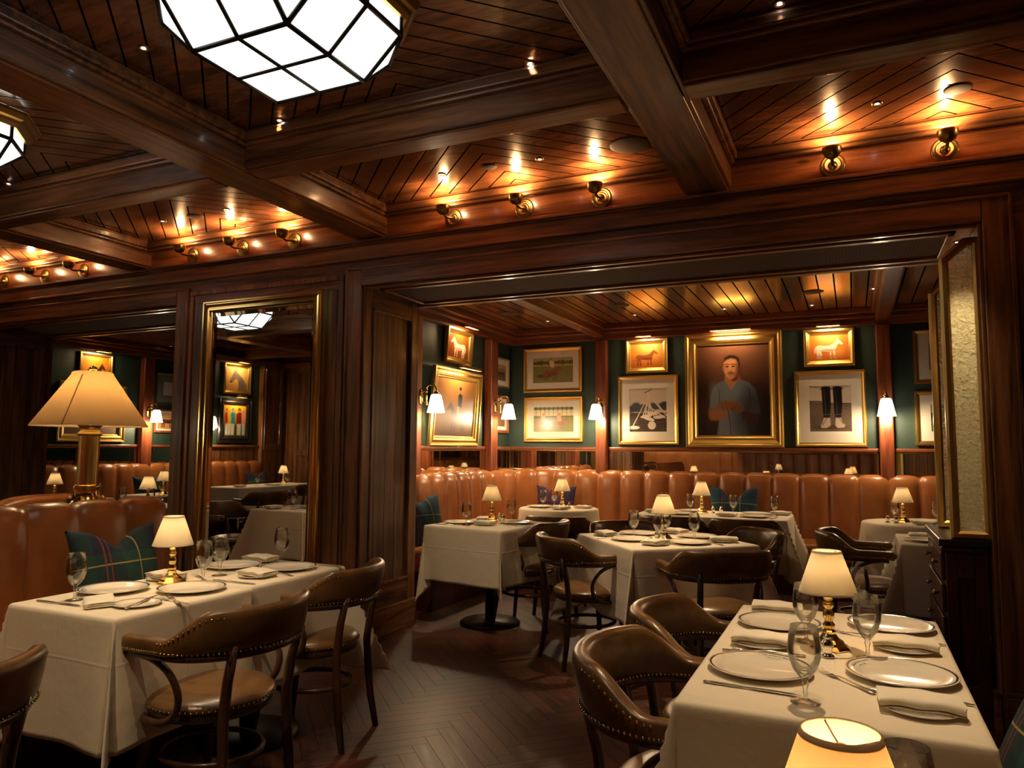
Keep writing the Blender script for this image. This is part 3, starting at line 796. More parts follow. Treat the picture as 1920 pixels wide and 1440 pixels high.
# ---------------------------------------------------------------- tables and cloths
def make_table(wx,wy,round_=False):
    t=empty('pedestal_table',(0,0,0),0,'x','table')
    mb=MB()
    if round_: mb.lathe([(0,.725),(wx/2,.725),(wx/2,.752),(0,.752)],48)
    else: mb.box(-wx/2,wx/2,-wy/2,wy/2,.725,.752)
    link('tabletop',mb.mesh('tabletop','wx'),t)
    mb=MB().lathe([(0,.02),(.038,.02),(.038,.70),(.12,.724),(0,.724)],20);link('pedestal',mb.mesh('pedestal','black'),t)
    mb=MB().lathe([(0,0),(.23,0),(.235,.008),(.22,.022),(.06,.032),(0,.034)],40);link('base_plate',mb.mesh('base_plate','black'),t)
    return t
def cloth_rect(wx,wy,drop,seed,k0=.03,d4=(0,0,0,0),kf=.38,amp=.05,top=.76):
    hx,hy=wx/2+.004,wy/2+.004;rb=.014
    def samples(h,dn,dp):
        TT=(0,.012,.03,.055,.085,.13,.19,.26,.34,.42,.5,.58,.66,.74,.82,.9,.96,1.0);out=[h+(dp or drop)*t for t in TT];neg=[h+(dn or drop)*t for t in TT]
        n=max(6,int(h/.035));ins=[-h+2*h*k/n for k in range(1,n)]
        return [-v for v in reversed(neg)]+ins+out
    us,vs_=samples(hx,d4[0],d4[1]),samples(hy,d4[2],d4[3]);rnd=random.Random(seed)
    a1,a2,p1,p2,p3=rnd.uniform(7,10),rnd.uniform(13,17),rnd.uniform(0,6),rnd.uniform(0,6),rnd.uniform(0,6)
    rows=[]
    for u in us:
        row=[]
        for v in vs_:
            cu=max(-hx,min(hx,u));cv=max(-hy,min(hy,v));du,dv=u-cu,v-cv;r=math.hypot(du,dv)
            if r<1e-9: row.append((u,v,top));continue
            dx,dy=du/r,dv/r
            s=cu*1.0+cv*1.3
            corner=abs(2*dx*dy)
            phi=math.atan2(abs(dv),abs(du))
            wv=(math.sin(a1*s+p1)*.6+math.sin(a2*s+p2)*.4)*amp*(1-corner)
            cd=corner**3
            k=k0+wv*min(1,r/.2)+kf*cd-.19*math.sin(4*phi)**2*min(1,r/.15)+.03*math.sin(9*phi+p3)*corner
            if r<rb*PI/2: an=r/rb;o=rb*math.sin(an);dn=rb*(1-math.cos(an))
            else:
                rr=r-rb*PI/2;k_=max(-.14,min(.6,k));o=rb+rr*k_;dn=rb+rr*math.sqrt(1-k_*k_)
            # pinch the corner cone so its two faces fold towards the diagonal
            if corner>1e-6:
                ph=phi+.14*math.sin(4*phi)*min(1,r/.18)
                ux,uy=math.copysign(math.cos(ph),du),math.copysign(math.sin(ph),dv)
            else: ux,uy=dx,dy
            row.append((cu+ux*o,cv+uy*o,top-dn+rnd.uniform(-.0008,.0008)))
        rows.append(row)
    mb=MB();mb.grid(rows);return mb
def cloth_round(R,drop,seed,top=.76,nf=9,amp=.05):
    rnd=random.Random(seed);N=144;rows=[];ph=rnd.uniform(0,6)
    ds=[0,.3,.7,.95]
    for i in range(N):
        a=2*PI*i/N;row=[]
        f=math.sin(nf*a+ph+.7*math.sin(2*a))*.7+math.sin((nf*2-3)*a+ph*2)*.3
        dr=drop*(1+.14*abs(math.sin(2*a))**2*1.2)
        for t in ds: row.append((R*t*math.cos(a),R*t*math.sin(a),top))
        for t in (0,.02,.05,.1,.18,.28,.4,.52,.64,.76,.88,1.0):
            d=dr*t;rb=.02
            if d<rb*PI/2: o=rb*math.sin(d/rb);dn=rb*(1-math.cos(d/rb))
            else: o=rb+(d-rb)*.06+f*amp*min(1,d/drop)**1.2;dn=d
            row.append(((R+o)*math.cos(a),(R+o)*math.sin(a),top-dn))
        rows.append(row)
    mb=MB();mb.grid(rows,cu=True);return mb
def table(x,y,wx,wy,rz,where,drop=.44,seed=1,round_=False,**k):
    t=make_table(wx-.01,wy-.01,round_);t.location=(x,y,0);t.rotation_euler[2]=rz;t['label']='black pedestal of '+where;t['group']='pedestal tables'
    m=(cloth_round(wx/2,drop,seed) if round_ else cloth_rect(wx,wy,drop,seed,**k)).mesh('tablecloth','cloth')
    o=link('tablecloth',m,None,(x,y,0),rz);s=o.modifiers.new('solid','SOLIDIFY');s.thickness=.0015;s.offset=-1
    tag(o,'white cloth on '+where,'tablecloth','white tablecloths')
table(-2.61,2.122,.55,.62,0,'the near half of the front left table',.46,3,kf=.26,k0=.015,d4=(0,0,0,.02))
table(-2.625,2.765,.55,.63,0,'the far half of the front left table',.44,8,d4=(0,0,.02,0))
table(-.08,2.41,.62,1.19,0,'the front right table',.45,5)
table(-1.16,4.95,.84,.84,math.radians(41),'the diagonal centre table',.46,11,kf=.34)
table(-2.61,5.30,.69,.74,math.radians(-9),'the square table beside the pier',.42,14,kf=.06,k0=.02)
table(-2.70,7.02,.76,.76,0,'the round table in the alcove corner',.5,17,True)
table(-1.19,7.06,1.30,.70,0,'the long back table below the portrait',.46,21)
table(.43,7.02,.74,.74,0,'the round table at the right end of the alcove',.5,23,True)
table(.62,5.72,.70,.66,0,'the small table behind the cabinet',.45,27)
table(-.08,.85,.62,.95,0,'the nearest table, mostly below the picture',.45,31)
table(-4.93,2.78,.60,.62,0,'the small table seen in the tall mirror near the banquette',.45,33)
table(-8.35,-.42,.62,1.7,0,'the long table seen in the tall mirror by the far left wall',.45,35)
table(-8.05,5.55,.66,.66,0,'the left alcove table by the banquette, left of the tall lamp',.42,37)
table(-6.42,5.25,.70,.70,0,'the left alcove table in the opening, right of the tall lamp',.42,39)
table(-7.75,6.65,.70,.70,0,'the farthest table in the left alcove',.42,41)

table(-1.5,-.95,.6,.6,0,'the rear wall table left of the camera',.42,51)
table(.9,-.95,.6,.6,0,'the rear wall table right of the camera',.42,52)
# ---------------------------------------------------------------- tableware
TZ=.7605
def plate_prof(k): return [(0,.004*k),(.085*k,.004*k),(.095*k,.008*k),(.105*k,.0135*k),(.133*k,.0175*k),(.135*k,.017*k),(.134*k,.0145*k),(.10*k,.007*k),(.085*k,0),(.078*k,0),(.075*k,.002*k),(0,.002*k)]
def text_arc(txt,size,R,z,mid,flip=False):
    cu=bpy.data.curves.new('txt','FONT');cu.body=txt;cu.size=size;cu.align_x='CENTER';cu.extrude=.0001
    o=bpy.data.objects.new('txt',cu);C.objects.link(o)
    dg=bpy.context.evaluated_depsgraph_get();me=bpy.data.meshes.new_from_object(o.evaluated_get(dg))
    bpy.data.objects.remove(o);bpy.data.curves.remove(cu)
    for v in me.vertices:
        a=mid-v.co.x/R;r=R+v.co.y
        v.co=Vector((r*math.cos(a),r*math.sin(a),z+v.co.z))
    return me
def make_plate():
    me=MB().lathe(plate_prof(1),64).mesh('dinner_plate','plate');o=link('dinner_plate',me)
    tag(o,'x','plate')
    t=text_arc('THE POLO BAR',.013,.109,.0152,PI*.75);t.materials.append(M['ink']);a=link('rim_lettering',t,o);a['label']='dark blue curved lettering on the plate rim'
    t=text_arc('NEW YORK',.007,.099,.0120,PI*.75);t.materials.append(M['ink']);a=link('rim_lettering',t,o);a['label']='small dark blue second line of lettering'
    return o
plate=Proto(make_plate)
def make_splate():
    o=link('bread_plate',MB().lathe(plate_prof(.63),48).mesh('bread_plate','splate'));tag(o,'x','plate');return o
splate=Proto(make_splate)
def make_goblet():
    pr=[(0,0),(.034,0),(.0345,.0018),(.012,.006),(.0058,.012),(.005,.03),(.0085,.043),(.006,.051),(.015,.06),(.028,.078),(.0372,.105),(.0385,.125),(.035,.15),(.0305,.177),(.0298,.1775),(.0292,.177),(.0336,.15),(.0370,.125),(.0357,.105),(.0265,.081),(.012,.065),(0,.0615)]
    o=link('water_goblet',MB().lathe(pr,32).mesh('water_goblet','glass'));tag(o,'x','glass');return o
goblet=Proto(make_goblet)
def make_napkin():
    th=.0045;P=[(-.05,.003)]
    def arc(c,r,a0,a1,n=5): return [(c[0]+r*math.cos(a0+(a1-a0)*k/n),c[1]+r*math.sin(a0+(a1-a0)*k/n)) for k in range(n+1)]
    P+=arc((.044,.006),.0035,-PI/2,PI/2);P+=arc((-.042,.0125),.0035,PI*1.5,PI*.5)[0:];P+=arc((.043,.019),.0035,-PI/2,PI/2);P+=[(-.03,.0225),(-.052,.0190)]
    P=[Vector((a,b)) for a,b in P];L,Rr=[],[]
    for i in range(len(P)):
        q=P[min(i+1,len(P)-1)]-P[max(i-1,0)];q.normalize();n=Vector((-q.y,q.x));L.append(P[i]+n*th/2);Rr.append(P[i]-n*th/2)
    sec=L+Rr[::-1];rows=[];N=14;rnd=random.Random(4)
    for k in range(N+1):
        y=-.085+.17*k/N;e=(abs(y)/.085)**3
        rows.append([(p.x*(1+.02*math.sin(k)),y+.006*math.sin(p.x*60),.002+max(.002,p.y-.004*e+.0015*math.sin(y*70+p.x*40))) for p in sec])
    mb=MB();mb.grid(rows,cv=True);mb.add(rows[0],[tuple(range(len(sec)))]);mb.add(rows[-1],[tuple(range(len(sec)))])
    o=link('folded_napkin',mb.mesh('folded_napkin','napkin'));tag(o,'x','napkin');return o
napkin=Proto(make_napkin)
def make_knife():
    mb=MB()
    rows=[]
    for x,w,h,dy in ((-.115,.002,.002,0),(-.113,.0055,.003,0),(-.09,.0062,.0038,0),(-.03,.0052,.0034,0),(-.005,.004,.003,0),(0,.0045,.003,0),(.02,.0085,.0014,.001),(.07,.0095,.0012,.001),(.10,.008,.001,0),(.118,.0035,.0008,-.003),(.12,.0005,.0005,-.004)):
        rows.append([(x,dy+w*math.cos(2*PI*k/8),.004+h*math.sin(2*PI*k/8)) for k in range(8)])
    mb.grid(rows,cv=True);mb.add(rows[0],[tuple(range(8))]);mb.add(rows[-1],[tuple(range(8))])
    o=link('table_knife',mb.mesh('table_knife','steel'));tag(o,'x','knife');return o
knife=Proto(make_knife)
def make_fork():
    mb=MB();rows=[]
    for x,w,h,z in ((-.10,.001,.001,.004),(-.098,.007,.0016,.004),(-.08,.0085,.0018,.0045),(-.04,.005,.0018,.006),(.0,.0032,.0018,.009),(.025,.0035,.0016,.008),(.04,.009,.0012,.005),(.055,.0115,.001,.003),(.06,.0115,.001,.003)):
        rows.append([(x,w*math.cos(2*PI*k/8),z+h*math.sin(2*PI*k/8)) for k in range(8)])
    mb.grid(rows,cv=True);mb.add(rows[0],[tuple(range(8))]);mb.add(rows[-1],[tuple(range(8))])
    for k in range(4):
        y=-.0095+.0063*k;mb.tube([(.058,y,.003),(.075,y,.003),(.092,y,.0045),(.104,y,.0085)],[.0015,.0015,.0013,.0006],5)
    o=link('table_fork',mb.mesh('table_fork','steel'));tag(o,'x','fork');return o
fork=Proto(make_fork)
def make_shaker():
    pr=[(0,0),(.019,0),(.0195,.004),(.014,.008),(.011,.013),(.016,.024),(.0175,.034),(.014,.044),(.008,.048),(.0075,.051),(.011,.054),(.010,.059),(.004,.062),(.003,.066),(0,.068)]
    t=empty('silver_shaker',(0,0,0),0,'x','shaker')
    link('body',MB().lathe(pr[:10]+[(0,.051)],20).mesh('body','silver'),t)
    link('cap',MB().lathe([(0,.0505)]+pr[9:],20).mesh('cap','silver'),t)
    return t
shaker=Proto(make_shaker)
def make_tlamp():
    t=empty('table_lamp',(0,0,0),0,'x','lamp')
    ft=[(0,0),(.060,0),(.061,.004),(.056,.008),(.048,.013),(.044,.020),(.032,.028),(.024,.038),(.020,.044),(.021,.050),(.015,.055),(0,.056)]
    link('foot',MB().lathe(ft,8,smooth=False).mesh('foot','brass'),t)
    st=[(0,.054),(.013,.054),(.017,.062),(.018,.070),(.012,.078),(.013,.084),(.0165,.092),(.0165,.104),(.012,.112),(.0105,.117),(.0155,.123),(.016,.133),(.010,.139),(.0135,.144),(.0135,.148),(.008,.152),(.0085,.185),(.0085,.205),(0,.205)]
    link('stem',MB().lathe(st,20).mesh('stem','brass'),t)
    sh=MB().lathe([(.0825,.163),(.0828,.166),(.0415,.285),(.0405,.288),(.0395,.287),(.0400,.284),(.0812,.165)],48)
    link('lamp_shade',sh.mesh('lamp_shade','shade'),t)
    for r,z,d in ((.0834,.1625,.006),(.0436,.281,.006)):
        k=(.0825-.041)/.122
        tr=MB().lathe([(r,z),(r-k*d,z+d),(r-k*d-.0022,z+d),(r-.0022,z),(r,z)],48)
        link('shade_trim',tr.mesh('shade_trim','shadetrim'),t)
    sp=MB()
    for k in range(3):
        a=2*PI*k/3+.4;sp.tube([(0,0,.27),(.02*math.cos(a),.02*math.sin(a),.276),(.0405*math.cos(a),.0405*math.sin(a),.284)],.0012,5)
    sp.lathe([(0,.266),(.005,.266),(.005,.274),(0,.274)],10);link('shade_carrier',sp.mesh('shade_carrier','darkbrass'),t)
    link('bulb',MB().lathe([(0,.205),(.008,.206),(.013,.225),(.012,.240),(.006,.252),(0,.254)],14).mesh('bulb',M['bulbdim']),t)
    return t
M['shadetrim']=shade_mat('tan_shade_trim',(.62,.50,.33,1),0,.25)
M['bulbdim']=emis('dim_bulb',(1,.80,.56,1),.8)
M['bulbhot']=emis('bright_bulb',(1,.70,.38,1),20)
tlamp=Proto(make_tlamp)
def lamp_at(x,y,label,power=0,z=TZ):
    t=tlamp((x,y,z),random.uniform(0,PI),label,'small brass table lamps')
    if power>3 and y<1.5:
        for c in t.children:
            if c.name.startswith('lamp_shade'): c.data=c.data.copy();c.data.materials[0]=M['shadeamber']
    if power:
        light('POINT','lamp_bulb_light',(x,y,z+.245),power*.28,(1,.64,.34),.012)
        for c in t.children:
            if c.name.startswith('bulb'): c.data=c.data.copy();c.data.materials[0]=M['bulbhot']
    return t
GP='dinner plates';GN='folded napkins';GG='water goblets';GK='table knives';GF='table forks';GB='bread plates'
def setting(where,items):
    for it in items:
        k,x,y=it[:3];a=math.radians(it[3]) if len(it)>3 and it[3] is not None else 0;lab=it[4] if len(it)>4 else ''
        z=TZ
        if k=='P': plate((x,y,z),a,'blue rimmed dinner plate, '+lab+' '+where,GP)
        elif k=='B': splate((x,y,z),a,'small blue rimmed bread plate, '+lab+' '+where,GB)
        elif k=='N':
            splate((x,y,z),a,'bread plate under napkin, '+lab+' '+where,GB)
            napkin((x,y,z+.0075),a,'folded napkin on bread plate, '+lab+' '+where,GN)
        elif k=='M': napkin((x,y,z),a,'folded napkin on the cloth, '+lab+' '+where,GN)
        elif k=='G': goblet((x,y,z),a,'stemmed water goblet, '+lab+' '+where,GG)
        elif k=='K': knife((x,y,z),a,'steel table knife, '+lab+' '+where,GK)
        elif k=='k': knife((x,y,z+.006),a,'butter knife on bread plate, '+lab+' '+where,GK)
        elif k=='F': fork((x,y,z),a,'steel table fork, '+lab+' '+where,GF)
        elif k=='S': shaker((x,y,z),a,'small silver shaker, '+lab+' '+where,'silver salt and pepper shakers')
        elif k=='L': lamp_at(x,y,'brass table lamp, '+lab+' '+where,it[5] if len(it)>5 else 0)
setting('on the front left table',[
 ('P',-2.76,2.13,100,'left of the nearest goblet'),('P',-2.49,2.28,-30,'in front of the lamp'),('P',-2.79,2.80,80,'behind the lamp against the banquette side'),('P',-2.51,2.88,-20,'nearest the pier'),
 ('G',-2.735,1.945,0,'nearest corner'),('G',-2.60,2.44,0,'front one beside the lamp'),('G',-2.67,2.60,0,'rear one beside the lamp'),('G',-2.68,3.02,0,'far end by the tall mirror'),
 ('B',-2.44,1.985,0,'at the near corner'),('k',-2.44,2.0,115,'near corner'),('M',-2.575,1.93,55,'near corner'),
 ('N',-2.80,2.42,80,'beside the plaid cushion'),('N',-2.80,3.00,85,'far banquette side'),('N',-2.49,2.65,80,'in the middle'),
 ('F',-2.40,2.11,150,'upper of the crossed pair'),('F',-2.37,2.085,170,'lower of the crossed pair'),('K',-2.72,1.87,3,'along the near edge'),('K',-2.47,2.49,3,'right of the lamp'),('F',-2.45,2.745,170,'at the middle napkin'),('K',-2.42,3.035,5,'at the far right edge'),
 ('F',-2.68,2.50,150,'behind the lamp'),('L',-2.70,2.36,0,'standing in the centre',.6)])
setting('on the front right table',[
 ('P',-.245,2.71,200,'at the far left place'),('P',-.245,2.14,-60,'at the near left place'),('P',.095,2.84,0,'at the far right place'),('P',.095,2.24,20,'at the near right place'),
 ('G',-.15,2.52,0,'left of the lamp'),('G',-.12,1.925,0,'nearest the camera'),('G',.02,2.40,0,'right of the lamp'),('G',.0,2.93,0,'behind the lamp'),
 ('N',-.27,2.92,90,'at the far left corner'),('N',-.27,2.42,90,'between the two left plates'),('N',.12,2.55,90,'between the two right plates'),('N',.12,1.98,90,'at the near right corner'),
 ('K',-.25,1.965,-3,'below the near left plate'),('K',-.25,2.535,-2,'below the far left plate'),('F',-.27,2.305,2,'left of the crossed pair'),('F',-.24,2.325,186,'right of the crossed pair'),
 ('F',-.035,2.13,130,'tucked under the near right plate'),('K',.12,2.075,-4,'below the near right plate'),('K',.12,2.66,-4,'below the far right plate'),('F',.0,2.66,150,'beside the far right plate'),
 ('S',-.085,2.365,0,'in front of the lamp'),('L',-.083,2.474,0,'standing in the centre',.3)])
c,s_=math.cos(math.radians(41)),math.sin(math.radians(41))
def D(u,v): return (-1.16+c*u-s_*v,4.95+s_*u+c*v)
setting('on the diagonal centre table',[
 ('P',*D(-.24,-.02),0,'on the aisle side'),('P',*D(.04,-.26),0,'nearest the camera'),('P',*D(.26,.02),0,'on the right side'),('P',*D(-.05,.27),0,'on the far side'),
 ('G',*D(-.14,.16),0,'left one'),('G',*D(-.10,-.13),0,'just in front of the lamp'),('G',*D(.08,.12),0,'behind the lamp'),('G',*D(.16,-.12),0,'right one'),
 ('N',*D(-.30,.26),40,'at the left corner'),('N',*D(-.20,-.27),-20,'at the near corner'),('N',*D(.30,-.24),100,'at the right corner'),('N',*D(.24,.28),60,'at the far corner'),
 ('K',*D(.19,-.30),131,'right of the near plate'),('F',*D(-.10,-.30),150,'left of the near plate'),('F',*D(-.34,.12),60,'by the left corner napkin'),
 ('S',*D(-.06,-.02),0,'left one of the pair'),('S',*D(-.04,-.07),0,'right one of the pair'),('L',*D(.0,.0),0,'glowing brightest',4.0)])
setting('on the square table beside the pier',[
 ('P',-2.83,5.22,0,'on the left'),('P',-2.44,5.42,0,'on the right'),('G',-2.72,5.10,0,'on the left'),('G',-2.55,5.56,0,'on the right'),('N',-2.60,5.18,70,'in front'),('M',-2.80,5.55,20,'at the back'),
 ('K',-2.86,5.06,0,'at the left front edge'),('K',-2.36,5.24,-9,'at the right edge'),('S',-2.64,5.52,0,'left one of the pair'),('S',-2.59,5.49,0,'right one of the pair'),('L',-2.70,5.50,0,'with unlit shade',.3)])
setting('on the round corner table',[
 ('P',-2.90,7.02,0,'on the left'),('G',-2.82,6.90,0,'on the left'),('G',-2.82,7.2,0,'near the cushion'),('N',-2.62,6.86,50,'in front'),('M',-2.48,7.12,70,'on the right'),
 ('S',-2.66,6.98,0,'left one of the pair'),('S',-2.58,7.0,0,'right one of the pair'),('L',-2.70,7.12,0,'in the centre',.3)])
setting('on the long back table',[
 ('P',-.83,7.22,0,'at the far right place'),('P',-.80,6.90,0,'at the near right place'),('P',-1.42,7.24,0,'at the far left place'),('P',-1.46,6.88,0,'at the near left place'),
 ('G',-1.66,7.12,0,'at the left end'),('G',-1.40,7.06,0,'left of the lamp'),('G',-1.02,7.12,0,'between the shakers and right plates'),('G',-.66,7.10,0,'at the right end'),
 ('N',-.62,7.26,70,'at the right end'),('N',-1.04,6.86,80,'in the middle'),('N',-1.70,6.92,90,'at the left end'),('S',-1.21,7.16,0,'left one of the pair'),('S',-1.14,7.18,0,'right one of the pair'),
 ('K',-.64,6.84,80,'at the right front edge'),('L',-1.31,7.14,0,'left of centre',.4)])
setting('on the round table at the right end',[
 ('P',.52,7.16,0,'at the back'),('G',.30,7.10,0,'by the lamp'),('G',.60,7.0,0,'by the screens'),('N',.50,6.84,60,'in front'),('S',.24,6.93,0,'left one of the pair'),('S',.30,6.90,0,'right one of the pair'),('L',.36,7.02,0,'left of the glass screens',.4)])
setting('on the small table behind the cabinet',[('P',.42,5.62,0,'at the left edge'),('M',.42,5.90,90,'at the back')])
setting('on the nearest table',[('L',-.022,.905,0,'whose lit shade rises at the bottom edge',3.2),('G',.055,1.215,0,'beside the lit lamp')])
setting('on the small table in the tall mirror',[('P',-4.80,2.72,0,'left side'),('G',-5.06,2.72,0,'right side'),('G',-4.86,2.95,0,'corner'),('N',-5.08,2.98,0,'corner')])
setting('on the long far table in the tall mirror',[('L',-8.55,-1.05,0,'at its far end',1.5),('G',-8.3,-.2,0,'in the middle'),('G',-8.2,-.75,0,'at the far end'),('N',-8.2,.25,0,'near end'),('P',-8.22,-.45,0,'middle')])
setting('on the left alcove table by the banquette',[('L',-8.06,5.42,0,'left of the tall lamp',.4),('M',-8.16,5.36,60,'beside lamp')])
setting('on the left alcove table in the opening',[('L',-6.42,5.28,0,'with broad shade',.5),('G',-6.62,5.15,0,'left of its lamp'),('G',-6.28,5.20,0,'right of its lamp'),('M',-6.5,5.08,40,'before its lamp'),('S',-6.30,5.36,0,'beside its lamp')])
setting('on the farthest left alcove table',[('L',-7.78,6.62,0,'cut by the mirror pier edge',.4),('G',-7.62,6.46,0,'near its edge'),('S',-7.68,6.7,0,'beside its lamp')])

# ---------------------------------------------------------------- tall brass lamp on the banquette divider
def tall_lamp():
    x,y,z=-3.75,2.70,1.03
    t=empty('tall_lamp',(x,y,z),0,'tall brushed brass column lamp with wide parchment shade on the banquette divider','lamp')
    b=MB().lathe([(0,0),(.095,0),(.097,.012),(.085,.02),(.072,.035),(.064,.06),(.06,.085),(.068,.098),(.071,.108),(.06,.114),(.05,.118),(0,.118)],40)
    link('base',b.mesh('base','brass'),t)
    f=MB()
    for k in range(4):
        a=PI/4+k*PI/2;q=[(.07,.05),(.085,.03),(.10,.018),(.118,.016),(.13,.022)]
        f.tube([(r*math.cos(a),r*math.sin(a),zz) for r,zz in q],[.014,.013,.013,.012,.006],8)
        for m in range(5): f.sphere(((.095+.008*m)*math.cos(a)+.008*math.sin(a)*(m%2*2-1),(.095+.008*m)*math.sin(a)-.008*math.cos(a)*(m%2*2-1),.017),.009,6)
    link('claw_feet',f.mesh('claw_feet','darkbrass'),t)
    cpts=[]
    mb=MB();N=72;rows=[]
    for i in range(N):
        a=2*PI*i/N;r=.0505-.0016*(i%3==0);rows.append([(r*math.cos(a),r*math.sin(a),.115),(r*math.cos(a),r*math.sin(a),.375)])
    mb.grid(rows,cu=True);link('column',mb.mesh('column','oldbrass'),t)
    cp=MB().lathe([(.05,.372),(.058,.376),(.062,.386),(.052,.394),(.046,.402),(.05,.42),(.066,.436),(.075,.44),(.076,.452),(0,.453)],40);link('capital',cp.mesh('capital','oldbrass'),t)
    s=MB().lathe([(.283,.425),(.2835,.428),(.105,.70),(.10,.715),(.092,.72),(.085,.719),(.094,.712),(.10,.699),(.279,.428)],64);link('lamp_shade',s.mesh('lamp_shade','shadepaper'),t)
    sm=MB();a=math.radians(-62)
    sm.tube([(.2845*math.cos(a),.2845*math.sin(a),.427),(.1065*math.cos(a),.1065*math.sin(a),.699)],.0035,6);o=link('shade_seam',sm.mesh('shade_seam','shadepaper'),t)
    fn=MB().lathe([(0,.70),(.01,.70),(.008,.72),(.018,.728),(.022,.738),(.018,.748),(.006,.752),(0,.758)],20);link('finial',fn.mesh('finial','brass'),t)
    rod=MB().tube([(0,0,.45),(0,0,.71)],.004,8)
    for k in range(3):
        a=2*PI*k/3;rod.tube([(0,0,.705),(.09*math.cos(a),.09*math.sin(a),.712)],.002,5)
    link('harp',rod.mesh('harp','darkbrass'),t)
    link('bulb',MB().sphere((.035,0,.53),.03,10).mesh('bulb','bulb'),t)
    light('POINT','tall_lamp_light',(x,y,z+.585),2.6,(1,.78,.48),.035)
tall_lamp()

# ---------------------------------------------------------------- cushions
def cushion(x,y,z,rz,tilt,mat,label,W=.46,H=.44,dip=.09):
    N=26;fr=[];bk=[]
    for i in range(N+1):
        u=-1+2*i/N;r1=[];r2=[]
        for j in range(N+1):
            v=-1+2*j/N
            px=W/2*u*(1-.09*(1-v*v));pz=H/2*v*(1-.09*(1-u*u))
            d=dip*math.exp(-(u/.33)**2)*max(0,(v+.2)/1.2)**1.6;pz-=d
            e=(1-abs(u)**2.6)*(1-abs(v)**2.6)
            th=.085*max(0,e)**.55*(1-.25*math.exp(-(u/.25)**2)*max(0,v))
            r1.append((px,-th,pz));r2.append((px,th*.8,pz))
        fr.append(r1);bk.append(r2)
    mb=MB();mb.grid(fr);mb.grid(bk);me=mb.mesh('plaid_cushion',mat)
    bm=bmesh.new();bm.from_mesh(me);bmesh.ops.remove_doubles(bm,verts=bm.verts,dist=1e-5);bmesh.ops.recalc_face_normals(bm,faces=bm.faces);bm.to_mesh(me);bm.free()
    for p in me.polygons: p.use_smooth=True
    o=link('plaid_cushion',me,None,(x,y,z));o.rotation_euler=(tilt,0,rz)
    tag(o,label,'cushion','plaid cushions');return o
R=math.radians
cushion(-3.17,2.46,.755,R(90),R(-14),'plaid','green and navy plaid cushion with yellow lines behind the front left table',.47,.44,.075)
cushion(.42,2.18,.60,R(-80),R(-24),'plaid','green and navy plaid cushion at the right edge beside the front right table',.50,.48,.05)
cushion(-3.40,5.56,.72,R(70),R(-16),'plaidb','dark blue plaid cushion next to the square table beside the pier',.46,.46,.05)
cushion(-3.06,7.86,.72,R(10),R(-14),'plaidp','purple plaid cushion on the banquette behind the round corner table',.46,.44,.12)
cushion(-1.12,7.86,.76,0,R(-14),'plaidb','teal plaid cushion on the banquette below the portrait',.50,.44,.13)
cushion(-8.55,7.05,.74,R(90),R(-14),'plaidb','teal plaid cushion in the left alcove behind the farthest table lamp',.46,.44,.1)
cushion(-8.95,-.9,.74,R(90),R(-14),'plaid','dark green plaid cushion on the far left banquette, seen in the tall mirror',.46,.44,.1)

setting('on the rear wall table left of the camera',[('L',-1.5,-.95,0,'seen in mirror strips',.6)])
setting('on the rear wall table right of the camera',[('L',.9,-.95,0,'seen in mirror strips',.6)])
